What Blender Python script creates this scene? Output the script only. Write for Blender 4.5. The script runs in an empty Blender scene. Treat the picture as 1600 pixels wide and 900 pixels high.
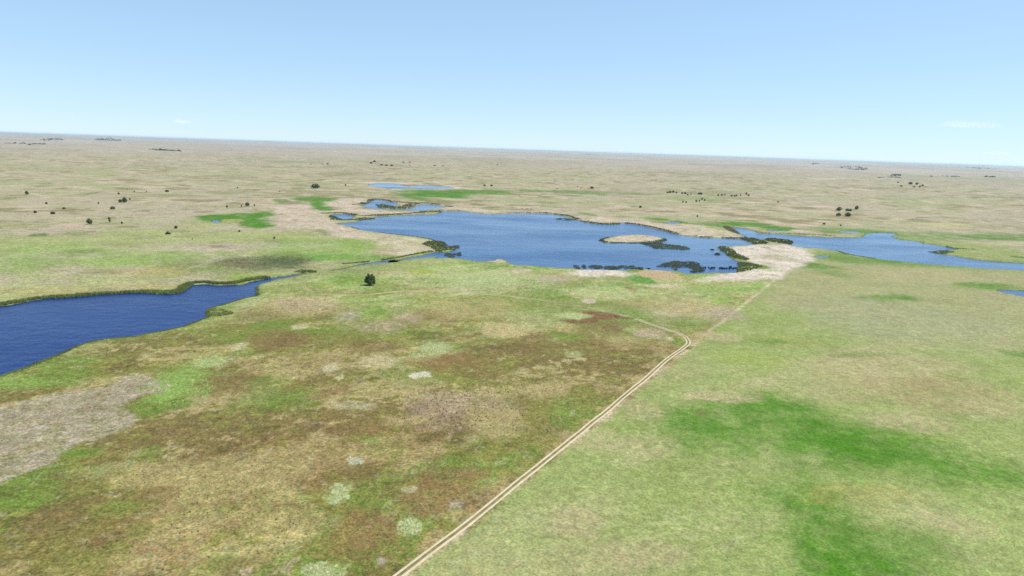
import bpy, math, random
import numpy as np
from mathutils import Vector, Matrix

random.seed(7)
rng = np.random.default_rng(7)
SC = bpy.context.scene
COL = SC.collection
R = math.radians

# ------------------------------------------------------------------ camera
CAM_H = 120.0
FPX = 1067.0                       # focal length in pixels of the 1600 px wide photograph
PITCH, ROLL = 11.57, 1.90
cam_d = bpy.data.cameras.new('camera')
cam_d.sensor_width = 36.0
cam_d.lens = 36.0 * FPX / 1600.0
cam_d.clip_start = 1.0
cam_d.clip_end = 200000.0
cam = bpy.data.objects.new('camera', cam_d)
COL.objects.link(cam)
CAM_ROT = Matrix.Rotation(R(90 - PITCH), 3, 'X') @ Matrix.Rotation(R(ROLL), 3, 'Z')
cam.matrix_world = Matrix.Translation((0, 0, CAM_H)) @ CAM_ROT.to_4x4()
SC.camera = cam

# ------------------------------------------------------------------ sky, sun, exposure
SUN_AZ, SUN_EL = 78.0, 57.0        # degrees clockwise from the viewing direction, degrees up
world = bpy.data.worlds.new('World')
SC.world = world
world.use_nodes = True
wn, wl = world.node_tree.nodes, world.node_tree.links
bg = wn['Background']
sky = wn.new('ShaderNodeTexSky')
sky.sky_type = 'NISHITA'
sky.sun_disc = False
sky.sun_elevation = R(SUN_EL)
sky.sun_rotation = R(SUN_AZ)
sky.altitude = 2000.0
sky.air_density = 1.0
sky.dust_density = 0.2
sky.ozone_density = 6.0
gam = wn.new('ShaderNodeGamma'); gam.inputs[1].default_value = .45      # the camera's soft shoulder on the bright sky
tint = wn.new('ShaderNodeMix'); tint.data_type = 'RGBA'; tint.blend_type = 'MULTIPLY'
tint.inputs[0].default_value = 1.0
tint.inputs[7].default_value = (1.09, 1.30, 1.44, 1)
wl.new(sky.outputs[0], gam.inputs[0]); wl.new(gam.outputs[0], tint.inputs[6]); wl.new(tint.outputs[2], bg.inputs[0])
bg.inputs[1].default_value = 0.15
sun_d = bpy.data.lights.new('sun', 'SUN')
sun_d.energy = 4.0
sun_d.angle = R(0.5)
sun_d.color = (1.0, 0.96, 0.90)
sun = bpy.data.objects.new('sun', sun_d)
COL.objects.link(sun)
sdir = Vector((math.sin(R(SUN_AZ)) * math.cos(R(SUN_EL)), math.cos(R(SUN_AZ)) * math.cos(R(SUN_EL)), math.sin(R(SUN_EL))))
sun.rotation_euler = (-sdir).to_track_quat('-Z', 'Y').to_euler()
sun.location = (0, 0, 300)
SC.view_settings.view_transform = 'Standard'
SC.view_settings.look = 'None'
SC.view_settings.gamma = 1.0
SC.view_settings.use_curve_mapping = False
SC.view_settings.exposure = 1.0
SC.render.engine = 'CYCLES'
SC.cycles.use_denoising = False
SC.cycles.max_bounces = 6
SC.cycles.volume_bounces = 1
SC.cycles.transparent_max_bounces = 8
ALB = np.array([2.35, 2.55, 2.42])                         # what a sunlit surface gains from sun, sky and exposure together

# ------------------------------------------------------------------ helpers
M3 = np.array([list(r) for r in CAM_ROT])


def G(px, py, z=0.5):
    """photo pixel -> point on the level z"""
    d = M3 @ np.array([(px - 800) / FPX, -(py - 450) / FPX, -1.0])
    t = (z - CAM_H) / d[2]
    return np.array([d[0] * t, d[1] * t])


def GP(pts):
    return np.array([G(*p) for p in pts])


def Z(x0, y0, s, pts):
    """points read off an enlargement of the photograph (origin, scale) -> photo pixels"""
    return [(x0 + a / s, y0 + b / s) for a, b in pts]


def dens(poly, closed=True, step=None):
    """smooth closed outline through the traced points (Catmull-Rom)"""
    p = np.asarray(poly, float)
    n = len(p)
    out = []
    rngi = range(n) if closed else range(n - 1)
    for i in rngi:
        if closed:
            a, b, c, d = p[(i - 1) % n], p[i], p[(i + 1) % n], p[(i + 2) % n]
        else:
            a, b, c, d = p[max(i - 1, 0)], p[i], p[i + 1], p[min(i + 2, n - 1)]
        for t in (0, .25, .5, .75):
            out.append(.5 * ((2 * b) + (c - a) * t + (2 * a - 5 * b + 4 * c - d) * t * t + (3 * b - a - 3 * c + d) * t ** 3))
    if not closed:
        out.append(p[-1])
    return np.array(out)


def sst(a, b, x):
    t = np.clip((x - a) / (b - a), 0, 1)
    return t * t * (3 - 2 * t)


def _hash(ix, iy, seed):
    h = (ix.astype(np.uint32) * np.uint32(374761393) + iy.astype(np.uint32) * np.uint32(668265263) + np.uint32(seed * 974711 + 12345))
    h = (h ^ (h >> np.uint32(13))) * np.uint32(1274126177)
    h = h ^ (h >> np.uint32(16))
    return (h & np.uint32(0xffffff)).astype(np.float32) / np.float32(0xffffff)


def vnoise(x, y, seed=0):
    xf, yf = np.floor(x), np.floor(y)
    ix, iy = xf.astype(np.int64), yf.astype(np.int64)
    fx, fy = (x - xf).astype(np.float32), (y - yf).astype(np.float32)
    fx = fx * fx * fx * (fx * (fx * 6 - 15) + 10)
    fy = fy * fy * fy * (fy * (fy * 6 - 15) + 10)
    a = _hash(ix, iy, seed); b = _hash(ix + 1, iy, seed)
    c = _hash(ix, iy + 1, seed); d = _hash(ix + 1, iy + 1, seed)
    return (a + (b - a) * fx) * (1 - fy) + (c + (d - c) * fx) * fy


def fbm(x, y, wl_, octv=3, seed=0, gain=.55):
    """value noise, -1..1, first octave of wavelength wl_ metres"""
    s, amp, tot = 0, 1.0, 0
    ca, sa = math.cos(.6), math.sin(.6)
    X, Y = x / wl_, y / wl_
    for o in range(octv):
        s = s + amp * (vnoise(X + 91.7 * o, Y - 37.3 * o, seed + o) * 2 - 1)
        tot += amp
        amp *= gain
        X, Y = (X * ca - Y * sa) * 2.03, (X * sa + Y * ca) * 2.03
    return s / tot * 1.5


def sdf(poly, x, y, margin=None):
    """signed distance to a polygon, negative inside; far points get the margin"""
    p = np.asarray(poly)
    out = np.full(x.shape, 1e6 if margin is None else margin, np.float64)
    if margin is not None:
        lo, hi = p.min(0) - margin, p.max(0) + margin
        idx = np.nonzero((x > lo[0]) & (x < hi[0]) & (y > lo[1]) & (y < hi[1]))[0]
    else:
        idx = np.arange(len(x))
    if not len(idx):
        return out
    X, Y = x[idx], y[idx]
    d2 = np.full(X.shape, 1e18)
    ins = np.zeros(X.shape, bool)
    q = np.roll(p, -1, 0)
    for (ax, ay), (bx, by) in zip(p, q):
        ex, ey = bx - ax, by - ay
        L = ex * ex + ey * ey
        if L < 1e-9:
            continue
        t = np.clip(((X - ax) * ex + (Y - ay) * ey) / L, 0, 1)
        d2 = np.minimum(d2, (X - ax - t * ex) ** 2 + (Y - ay - t * ey) ** 2)
        cr = (ay > Y) != (by > Y)
        if ey != 0:
            ins ^= cr & (X < ax + ex * (Y - ay) / ey)
    d = np.sqrt(d2)
    d = np.where(ins, -d, d)
    out[idx] = np.minimum(d, margin) if margin is not None else d
    return out


def s2l(c):
    c = np.asarray(c, float) / 255
    return np.where(c <= .04045, c / 12.92, ((c + .055) / 1.055) ** 2.4)


def mesh_obj(name, verts, faces, mats, parent=None, smooth=False, cols=None, link=True, loc=None):
    """verts (n,3), faces (m,k) all with k corners -> one mesh object"""
    verts = np.asarray(verts, np.float32); faces = np.asarray(faces, np.int32)
    me = bpy.data.meshes.new(name)
    me.vertices.add(len(verts)); me.vertices.foreach_set('co', verts.ravel())
    m, k = faces.shape
    me.loops.add(m * k); me.loops.foreach_set('vertex_index', faces.ravel())
    me.polygons.add(m)
    me.polygons.foreach_set('loop_start', np.arange(0, m * k, k, dtype=np.int32))
    me.polygons.foreach_set('loop_total', np.full(m, k, np.int32))
    if smooth:
        me.polygons.foreach_set('use_smooth', np.ones(m, bool))
    if cols is not None:
        for an, arr in cols.items():
            a = me.attributes.new(an, 'FLOAT_COLOR', 'POINT')
            rgba = np.ones((len(verts), 4), np.float32); rgba[:, :arr.shape[1]] = arr
            a.data.foreach_set('color', rgba.ravel())
    me.update(calc_edges=True)
    for mt in (mats if isinstance(mats, (list, tuple)) else [mats]):
        me.materials.append(mt)
    o = bpy.data.objects.new(name, me)
    if link:
        COL.objects.link(o)
    if parent:
        o.parent = parent
    if loc is not None:
        o.location = loc
    return o


def tag(o, label=None, cat=None, group=None, kind=None):
    if label: o['label'] = label
    if cat: o['category'] = cat
    if group: o['group'] = group
    if kind: o['kind'] = kind
    return o


class NT:
    def __init__(s, name):
        s.m = bpy.data.materials.new(name); s.m.use_nodes = True
        s.n, s.l = s.m.node_tree.nodes, s.m.node_tree.links
        s.b = s.n['Principled BSDF']; s.out = s.n['Material Output']

    def new(s, t, **kw):
        n = s.n.new(t)
        for k, v in kw.items():
            setattr(n, k, v)
        return n

    def noise(s, vec, scale, detail=3, rough=.55):
        n = s.new('ShaderNodeTexNoise'); n.inputs['Scale'].default_value = scale
        n.inputs['Detail'].default_value = detail; n.inputs['Roughness'].default_value = rough
        s.l.new(vec, n.inputs['Vector'])
        return n.outputs['Fac']

    def rng(s, v, a, b, c, d):
        n = s.new('ShaderNodeMapRange')
        for i, k in enumerate((a, b, c, d)):
            n.inputs[i + 1].default_value = k
        s.l.new(v, n.inputs[0])
        return n.outputs[0]

    def math(s, op, a, b):
        n = s.new('ShaderNodeMath', operation=op)
        for i, v in enumerate((a, b)):
            if isinstance(v, (int, float)): n.inputs[i].default_value = v
            else: s.l.new(v, n.inputs[i])
        return n.outputs[0]

    def mix(s, f, a, b, mode='MIX'):
        n = s.new('ShaderNodeMix', data_type='RGBA', blend_type=mode)
        for i, v in ((0, f), (6, a), (7, b)):
            if isinstance(v, (int, float)): n.inputs[i].default_value = v
            elif isinstance(v, tuple): n.inputs[i].default_value = (*v, 1)
            else: s.l.new(v, n.inputs[i])
        return n.outputs[2]

    def scale(s, col, f):
        n = s.new('ShaderNodeVectorMath', operation='SCALE')
        s.l.new(col, n.inputs[0])
        if isinstance(f, (int, float)): n.inputs['Scale'].default_value = f
        else: s.l.new(f, n.inputs['Scale'])
        return n.outputs[0]

    def pos(s):
        return s.new('ShaderNodeNewGeometry').outputs['Position']

    def attr(s, name):
        return s.new('ShaderNodeAttribute', attribute_name=name).outputs['Color']

    def bump(s, h, strength, dist):
        n = s.new('ShaderNodeBump'); n.inputs['Strength'].default_value = strength
        n.inputs['Distance'].default_value = dist
        s.l.new(h, n.inputs['Height']); s.l.new(n.outputs[0], s.b.inputs['Normal'])
        return n


# ------------------------------------------------------------------ outlines traced from the photograph
A = lambda pts: Z(0, 380, 4, pts)
B = lambda pts: Z(400, 200, 4, pts)
C = lambda pts: Z(800, 220, 4, pts)
D4 = lambda pts: Z(1200, 220, 4, pts)
F = lambda pts: Z(500, 300, 8, pts)
H8 = lambda pts: Z(660, 300, 8, pts)
E8 = lambda pts: Z(1120, 330, 8, pts)
K8 = lambda pts: Z(300, 380, 7.27, pts)

NEAR_POND = ([(-330, 545), (-160, 500)] + A([(0, 395), (90, 380), (250, 352), (450, 340), (620, 325), (900, 312), (1050, 320), (1110, 312), (1160, 280), (1200, 258)])
             + K8([(0, 478), (130, 468), (260, 482), (400, 478), (470, 470), (560, 472), (640, 445), (760, 425), (850, 405), (960, 395), (1080, 375), (1190, 352), (1290, 345),
                   (1200, 362), (1080, 395), (960, 415), (850, 450), (760, 475), (735, 500), (742, 545), (740, 590), (640, 615), (500, 650), (380, 690), (260, 715), (190, 750), (170, 790), (195, 840)])
             + A([(1300, 465), (1240, 485), (1160, 515), (1050, 540), (960, 558), (830, 583), (720, 592), (600, 607), (540, 620), (470, 645), (380, 690), (250, 740), (120, 790), (0, 830)])
             + [(-160, 650), (-330, 700)])
LAKE = (F([(215, 395), (320, 390), (430, 375), (520, 350), (640, 335), (720, 310), (850, 300), (1050, 292), (1200, 285), (1380, 285), (1480, 268), (1520, 240)])
        + H8([(330, 238), (450, 240), (560, 252), (680, 262), (800, 275), (960, 275), (1040, 268), (1200, 265), (1400, 268), (1540, 268)])
        + C([(200, 452), (300, 465), (400, 490), (480, 512), (570, 522), (650, 524), (680, 512), (780, 525), (880, 545), (960, 565), (1050, 590), (1150, 602), (1250, 608), (1350, 612), (1440, 612)])
        + E8([(320, 355), (400, 385), (470, 400), (480, 412), (380, 425), (220, 435), (120, 445), (20, 450), (10, 480), (80, 500), (130, 545), (210, 600), (260, 625), (380, 640), (300, 660), (270, 700), (260, 760), (150, 768), (40, 775)])
        + C([(1200, 828), (1080, 828), (1040, 815), (960, 810), (880, 806), (820, 802), (700, 808), (560, 806), (400, 800), (250, 790), (100, 780), (0, 772)])
        + H8([(1080, 880), (1000, 840), (920, 842), (860, 862), (700, 866), (560, 848), (480, 835), (330, 822), (150, 822)])
        + F([(1560, 825), (1400, 812), (1200, 835), (1050, 850), (900, 878), (1000, 848), (1200, 810), (1300, 790), (1420, 758), (1520, 745)])
        + H8([(330, 745), (420, 710), (380, 690), (280, 680), (260, 660)])
        + F([(1560, 640), (1440, 615), (1360, 590), (1200, 560), (1080, 545), (960, 530), (820, 515), (640, 490), (500, 470), (400, 440), (290, 415)]))
ISLAND = C([(560, 622), (600, 606), (680, 592), (780, 588), (860, 592), (940, 610), (952, 622), (900, 630), (800, 634), (700, 636), (600, 636)])
INLET = F([(530, 165), (600, 130), (660, 100), (740, 98), (830, 112), (920, 128), (990, 165), (900, 170), (800, 162), (720, 160), (740, 190), (860, 212), (1000, 216), (1080, 208), (1180, 186), (1240, 160), (1340, 155), (1450, 168), (1560, 190), (1500, 206), (1400, 212), (1320, 230), (1200, 236), (1080, 226), (900, 224), (720, 212), (590, 202)])
POND_W = F([(150, 285), (240, 278), (360, 284), (425, 300), (400, 330), (320, 345), (240, 335), (180, 310)])
POND_FAR = B([(705, 352), (780, 343), (880, 350), (960, 366), (1020, 358), (1100, 361), (1220, 370), (1235, 378), (1100, 381), (980, 379), (860, 378), (740, 366)])
LAKE_R = (E8([(180, 205), (300, 212), (420, 240), (520, 270), (640, 285), (800, 290), (960, 305), (1200, 318), (1440, 332)])
          + D4([(400, 602), (500, 607), (590, 602), (620, 580), (700, 576), (795, 580), (760, 597), (820, 616), (920, 628), (960, 640), (1050, 652), (1130, 668), (1200, 676), (1110, 684), (1040, 692), (1080, 706), (1200, 725), (1300, 745), (1450, 760), (1600, 765)])
          + [(1720, 416), (1730, 432)]
          + D4([(1600, 810), (1400, 800), (1200, 785), (1000, 770), (800, 752), (640, 732), (520, 712), (440, 690), (300, 672), (200, 664)])
          + E8([(950, 430), (900, 415), (960, 390), (880, 360), (700, 340), (600, 345), (560, 365), (480, 340), (380, 335), (300, 300), (250, 265), (210, 235)]))
PONDS = [D4([(1005 + 0, 0)])] and [
    Z(1200, 380, 4, [(1450, 297), (1520, 293), (1620, 303), (1700, 318), (1640, 330), (1560, 326), (1490, 312)]),
    E8([(1225, 565), (1300, 556), (1385, 565), (1380, 576), (1300, 580)]),
    E8([(640, 228), (760, 238), (900, 242), (800, 252), (660, 246)]),
    D4([(445, 566), (520, 565), (590, 572), (520, 576)]),
    C([(955, 514), (1000, 508), (1055, 514), (1010, 521)]),
    Z(0, 180, 4, [(1310, 662), (1340, 656), (1380, 664), (1340, 672)]),
]
W = {}
for nm, pl in (('near_pond', NEAR_POND), ('lake', LAKE), ('inlet', INLET), ('pond_w', POND_W), ('pond_far', POND_FAR), ('lake_r', LAKE_R)):
    W[nm] = dens(GP([(a, b, 0.0) for a, b in pl]))
for i, pl in enumerate(PONDS):
    W['small%d' % i] = dens(GP([(a, b, 0.0) for a, b in pl]))
STREAM_C = dens(GP(F([(150, 972), (280, 955), (420, 918), (560, 893), (700, 879), (850, 864), (950, 858)])), closed=False)
dS = np.gradient(STREAM_C, axis=0); nS = np.stack([-dS[:, 1], dS[:, 0]], 1); nS /= np.linalg.norm(nS, axis=1)[:, None]
wS = np.interp(np.linspace(0, 1, len(STREAM_C)), [0, .25, .45, .7, 1], [.5, .9, 1.6, 3.2, 7])[:, None]
W['stream'] = np.concatenate([STREAM_C + nS * wS, (STREAM_C - nS * wS)[::-1]])
ISL = dens(GP([(a, b, 0.0) for a, b in ISLAND]))
FENCE_A, FENCE_B = G(640, 905), G(1268, 392)

TRACK_MAIN = [(570, 943), (626, 898), (704, 838.5), (775, 782.5), (862, 712.5), (925, 660.5), (1014, 587), (1040, 564), (1060, 549.5), (1071, 541), (1075.5, 535.5), (1073.5, 529), (1064, 522.5), (1038.7, 514), (993, 498.5)]
TRACK_OLD = [(993, 498.5), (960, 490), (925, 482), (862, 471), (800, 463), (740, 458), (690, 455), (640, 455), (605, 457), (575, 460.5), (525, 461), (495, 458), (479, 452.5), (474, 446)]


def water_sd(x, y, margin=260.0, each=False):
    amp = np.clip(np.hypot(x, y) * .0016, .4, 4)
    wx = x + fbm(x, y, 26, 4, 11, .7) * amp * 2.2
    wy = y + fbm(x, y, 26, 4, 12, .7) * amp * 2.2
    res = {}
    for k, p in W.items():
        d = sdf(p, wx, wy, margin)
        if k == 'lake':
            d = np.maximum(d, -sdf(ISL, wx, wy, margin))
        res[k] = d
    allm = np.minimum.reduce(list(res.values()))
    return (allm, res) if each else allm


def height(x, y, wsd=None):
    if wsd is None:
        wsd = water_sd(x, y)
    r = np.hypot(x, y)
    z = np.clip(wsd * .13, -1.5, .55)
    land = sst(4, 240, wsd)
    side = (x - FENCE_A[0]) * (FENCE_B[1] - FENCE_A[1]) - (y - FENCE_A[1]) * (FENCE_B[0] - FENCE_A[0])
    near = .55 * fbm(x, y, 55, 3, 21) * (1 - sst(700, 1500, r))
    right = sst(0, 60, side / 900.) * 1.6 * fbm(x, y, 130, 2, 25) * sst(300, 600, r)
    far = sst(1000, 3000, r) * (8.5 * fbm(x, y, 420, 4, 22) + 2.5 * fbm(x, y, 120, 2, 24)) + sst(3500, 16000, r) * 14 * fbm(x, y, 1900, 3, 23)
    return z + land * (near + right + far) + 55 * sst(15000, 44000, r)


# ------------------------------------------------------------------ land cover colours (as the photograph shows each cover in sun)
c_ = lambda r, g, b: s2l((r, g, b))
STRAW, OLIVE, GREEN, BRIGHT = c_(184, 177, 122), c_(142, 145, 80), c_(120, 150, 68), c_(148, 184, 96)
BROWN, RED, MINT, PALE = c_(132, 120, 78), c_(148, 123, 84), c_(185, 202, 142), c_(205, 205, 165)
SAND, WHITE, GREY, PINK = c_(214, 202, 182), c_(231, 223, 212), c_(178, 172, 148), c_(194, 181, 154)
LUSH, MEADOW, DRYG, TAN = c_(84, 144, 34), c_(162, 181, 112), c_(188, 184, 138), c_(190, 185, 158)
FARG, FARP, REEDG, MARSH = c_(174, 181, 136), c_(192, 186, 168), c_(78, 92, 58), c_(104, 118, 82)

# (px, py, rx, ry, colour, strength, softness)
PATCH = [
    # near-left pasture
    (100, 590, 70, 14, GREEN, .8, .5), (30, 600, 60, 10, BRIGHT, .6, .5), (290, 588, 45, 20, BRIGHT, .9, .4), (245, 635, 42, 20, GREEN, .9, .4), (265, 612, 34, 14, BRIGHT, .8, .4), (330, 565, 30, 8, MINT, .7, .3),
    (40, 770, 60, 22, GREEN, .7, .5), (117, 708, 45, 8, GREEN, .9, .4), (231, 711, 30, 12, GREEN, .6, .5), (192, 793, 35, 14, GREEN, .6, .5), (32, 747, 40, 8, GREEN, .8, .4),
    (260, 672, 50, 14, BROWN, .8, .5), (170, 718, 30, 10, BROWN, .7, .5), (89, 812, 55, 35, BROWN, .75, .5), (360, 600, 55, 20, BROWN, .8, .5), (377, 886, 45, 22, BROWN, .7, .5), (120, 880, 70, 25, OLIVE, .7, .5),
    (249, 743, 75, 20, STRAW, .75, .4), (338, 752, 75, 38, STRAW, .75, .45), (213, 882, 40, 20, STRAW, .6, .5), (285, 807, 80, 36, STRAW, .55, .5), (20, 890, 30, 14, STRAW, .6, .5), (385, 895, 12, 6, PINK, .8, .3),
    (670, 772, 75, 30, RED, .8, .5), (570, 825, 65, 28, RED, .8, .5), (550, 860, 50, 25, RED, .6, .5), (560, 736, 32, 12, BROWN, .8, .5), (553, 633, 32, 8, PALE, .55, .4), (581, 687, 14, 5, BRIGHT, .7, .4), (555, 719, 12, 8, PALE, .7, .4),
    (528, 772, 17, 16, MINT, .6, .5), (471, 779, 14, 6, BRIGHT, .6, .5), (640, 823, 19, 14, MINT, .55, .5), (638, 766, 14, 6, PALE, .7, .4), (595, 878, 9, 7, GREY, .9, .4), (507, 892, 34, 12, MINT, .5, .5), (520, 888, 12, 9, BRIGHT, .6, .4),
    (439, 740, 50, 36, STRAW, .7, .5), (464, 825, 40, 25, STRAW, .65, .5), (421, 800, 50, 36, STRAW, .6, .5), (713, 790, 15, 8, GREY, .7, .5), (734, 743, 28, 10, RED, .8, .5), (690, 740, 40, 10, BROWN, .6, .5),
    (713, 633, 75, 28, PINK, .6, .5), (720, 655, 45, 12, BROWN, .4, .5), (775, 660, 62, 20, STRAW, .85, .4), (790, 610, 40, 10, STRAW, .6, .5), (860, 612, 30, 9, STRAW, .8, .4), (549, 674, 22, 8, BROWN, .8, .5), (517, 612, 32, 10, RED, .7, .5), (631, 655, 42, 8, STRAW, .7, .4), (453, 626, 42, 18, GREEN, .7, .5), (410, 615, 40, 30, GREEN, .6, .5),
    (840, 690, 40, 20, OLIVE, .7, .5), (880, 660, 25, 10, GREEN, .5, .5), (700, 595, 60, 8, GREEN, .4, .5), (600, 770, 40, 15, OLIVE, .6, .5), (600, 700, 50, 12, OLIVE, .6, .5), (500, 690, 35, 14, STRAW, .45, .5),
    (596, 565, 33, 12, c_(200, 196, 148), .95, .38), (659, 585, 18, 4.2, c_(222, 222, 196), 1, .4), (648, 587, 9, 4, c_(222, 222, 196), .9, .3), (517, 575, 13, 7, PALE, .9, .45), (532, 589, 7, 5, PALE, .7, .3), (682, 545, 26, 11, MINT, .6, .5), (650, 557, 13, 4, MINT, .5, .5), (790, 515, 46, 14, c_(200, 192, 138), 1, .3), (437, 532, 42, 14, RED, .8, .5), (437, 532, 42, 14, BROWN, .4, .5), (712, 565, 55, 14, RED, .85, .5), (587, 542, 48, 12, BROWN, .85, .5), (360, 545, 30, 6, STRAW, .7, .4), (375, 540, 14, 6, PALE, .6, .4),
    (545, 492, 24, 8, GREY, .8, .4), (584, 490, 24, 8, BRIGHT, .8, .4), (590, 488, 14, 5, GREEN, .8, .4), (637, 495, 22, 8, PINK, .8, .5), (675, 490, 32, 8, BROWN, .6, .5), (590, 511, 44, 10, PINK, .6, .5), (502, 490, 27, 12, OLIVE, .7, .5), (502, 492, 20, 8, BROWN, .5, .5), (430, 507, 37, 8, GREEN, .7, .5), (467, 511, 12, 4, PALE, .8, .3), (560, 525, 40, 8, OLIVE, .7, .5),
    (725, 480, 95, 18, STRAW, .75, .5), (475, 478, 62, 15, STRAW, .8, .45), (475, 475, 50, 12, PINK, .5, .5), (755, 437, 75, 14, MINT, .85, .5), (660, 425, 22, 6, c_(160, 180, 80), .8, .4), (550, 437, 48, 12, BRIGHT, .8, .5), (545, 437, 30, 8, GREEN, .7, .5), (600, 450, 45, 6, GREEN, .5, .5), (670, 440, 40, 6, GREEN, .5, .5), (560, 459, 52, 3.5, OLIVE, .8, .5),
    (935, 492, 36, 7, c_(138, 98, 78), .95, .4), (905, 502, 27, 4.5, c_(132, 98, 74), .9, .4), (945, 509, 50, 9, BROWN, .9, .5), (897, 494, 27, 5.5, MINT, .95, .25), (882, 511, 22, 9, STRAW, .8, .4), (830, 500, 45, 13, MINT, .5, .5), (882, 526, 32, 8, GREEN, .8, .5), (832, 536, 42, 12, BROWN, .8, .5), (987, 516, 15, 5, BRIGHT, .7, .4), (1012, 521, 26, 8, PINK, .8, .4), (1062, 535, 14, 7, GREEN, .9, .4), (1047, 529, 6, 3, PALE, .9, .3), (897, 555, 16, 5, MINT, .7, .4), (1007, 552, 26, 6, BROWN, .6, .5), (975, 536, 32, 10, STRAW, .6, .5),
    (940, 427, 46, 6, WHITE, .95, .3), (862, 437, 27, 8, GREY, .8, .5), (870, 432, 25, 5, PINK, .6, .5), (825, 439, 15, 5, GREEN, .8, .4), (882, 462, 13, 6, GREEN, .8, .5), (995, 466, 25, 4, GREEN, .9, .4), (985, 452, 8, 4, c_(150, 108, 80), .9, .4), (1003, 436, 20, 7, c_(96, 160, 66), .95, .3), (965, 436, 20, 5, GREEN, .6, .5), (950, 456, 62, 11, MINT, .7, .5), (1130, 452, 62, 7, BRIGHT, .7, .5), (1075, 485, 70, 15, PINK, .6, .5), (1050, 475, 70, 12, STRAW, .6, .5), (1132, 490, 25, 8, GREY, .8, .5), (1082, 506, 36, 8, GREEN, .6, .5), (920, 470, 10, 4, SAND, .9, .3), (1040, 447, 30, 3, SAND, .7, .4), (815, 424, 18, 4, SAND, .7, .4), (775, 407, 16, 3.2, SAND, .9, .3),
    # right-hand pasture
    (1165, 668, 125, 40, LUSH, .75, .75), (1300, 692, 130, 50, LUSH, .85, .7), (1215, 637, 60, 24, LUSH, .85, .6), (1375, 704, 90, 34, LUSH, .7, .7), (1480, 728, 85, 26, LUSH, .7, .7), (1592, 748, 55, 18, LUSH, .6, .6), (1292, 825, 75, 80, LUSH, .75, .7), (1345, 880, 100, 55, LUSH, .9, .7), (1245, 780, 85, 40, LUSH, .45, .75), (1430, 860, 90, 40, LUSH, .35, .8), (1080, 655, 45, 18, LUSH, .45, .7), (1450, 770, 90, 25, LUSH, .3, .8),
    (1100, 618, 32, 7, DRYG, .9, .4), (1150, 622, 36, 9, DRYG, .8, .5), (1095, 646, 10, 4, BROWN, .7, .4), (1400, 575, 130, 20, DRYG, .8, .5), (1450, 612, 120, 22, c_(178, 168, 122), .7, .5), (1420, 660, 70, 14, DRYG, .8, .5), (1560, 640, 60, 14, DRYG, .5, .5), (1020, 868, 90, 26, DRYG, .8, .6), (900, 815, 45, 26, DRYG, .75, .5), (1010, 700, 60, 22, DRYG, .5, .6), (940, 690, 50, 20, DRYG, .7, .5), (1000, 640, 35, 16, DRYG, .7, .5), (1350, 775, 80, 18, c_(176, 178, 104), .7, .6), (1430, 800, 90, 30, c_(178, 190, 130), .5, .6), (1180, 740, 80, 25, c_(172, 188, 120), .5, .6), (1490, 820, 50, 20, DRYG, .6, .6), (1120, 780, 60, 25, c_(172, 190, 118), .5, .6),
    (1160, 560, 60, 14, c_(160, 184, 92), .6, .5), (1130, 527, 40, 6, DRYG, .9, .4), (1245, 533, 70, 8, c_(168, 178, 108), .6, .5), (1380, 466, 48, 4.5, LUSH, .8, .5), (1410, 464, 16, 4, c_(86, 138, 48), .7, .5), (1540, 447, 44, 5, LUSH, .8, .5), (1285, 418, 34, 7, LUSH, .8, .5), (1310, 428, 50, 6, LUSH, .6, .5), (1350, 403, 70, 8, LUSH, .55, .5), (1480, 410, 130, 6, LUSH, .55, .5), (1595, 552, 34, 5, LUSH, .8, .5), (1210, 533, 32, 4, LUSH, .6, .5), (1340, 556, 60, 3.5, LUSH, .45, .6), (1400, 500, 150, 26, c_(168, 178, 134), .8, .6), (1370, 430, 60, 8, DRYG, .6, .5), (1450, 430, 60, 8, DRYG, .5, .5), (1280, 430, 20, 4, DRYG, .7, .4), (1560, 460, 40, 5, PINK, .4, .5),
    # beyond the water, left
    (40, 390, 90, 12, BRIGHT, .6, .6), (200, 404, 150, 13, BRIGHT, .75, .6), (130, 393, 42, 4, GREEN, .8, .4), (60, 367, 16, 2, c_(96, 122, 66), .9, .3), (110, 354, 36, 5, c_(205, 190, 168), .9, .5), (120, 365, 30, 4, GREEN, .6, .5), (25, 415, 60, 14, BRIGHT, .7, .5), (300, 418, 90, 12, GREEN, .55, .6), (240, 425, 60, 10, STRAW, .7, .5), (80, 455, 110, 7, STRAW, .7, .5), (230, 447, 60, 6, STRAW, .7, .5), (390, 432, 40, 5, c_(150, 180, 78), .9, .5),
    (380, 341, 62, 8, LUSH, .95, .3), (340, 340, 38, 4.5, LUSH, .95, .3), (400, 350, 30, 5, LUSH, .9, .3), (362, 345, 20, 2.6, STRAW, .9, .3), (412, 338, 26, 7, LUSH, .95, .3), (413, 352, 22, 3.6, LUSH, .95, .3), (440, 314, 14, 3, LUSH, .8, .4), (492, 311, 40, 4, LUSH, .9, .3), (502, 322, 16, 8, LUSH, .95, .3), (505, 361, 10, 4, LUSH, .6, .4),
    (505, 383, 90, 14, BRIGHT, .7, .6), (560, 385, 40, 9, BRIGHT, .7, .5), (520, 402, 90, 6, c_(120, 172, 76), .95, .5), (450, 398, 40, 5, GREEN, .6, .5), (600, 393, 25, 5, PINK, .7, .4),
    (410, 411, 80, 9, MARSH, .85, .35), (450, 408, 50, 6, c_(86, 104, 66), .8, .4), (375, 412, 36, 5, c_(140, 132, 100), .7, .4),
    (685, 302, 60, 6, LUSH, .95, .35), (750, 300, 55, 3, LUSH, .9, .35), (650, 309, 15, 5, LUSH, .8, .4), (840, 299, 40, 1.6, LUSH, .7, .4), (910, 301, 38, 2.2, LUSH, .7, .4), (1010, 303, 30, 1.6, LUSH, .5, .5), (690, 313, 14, 3, GREEN, .7, .4),
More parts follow.
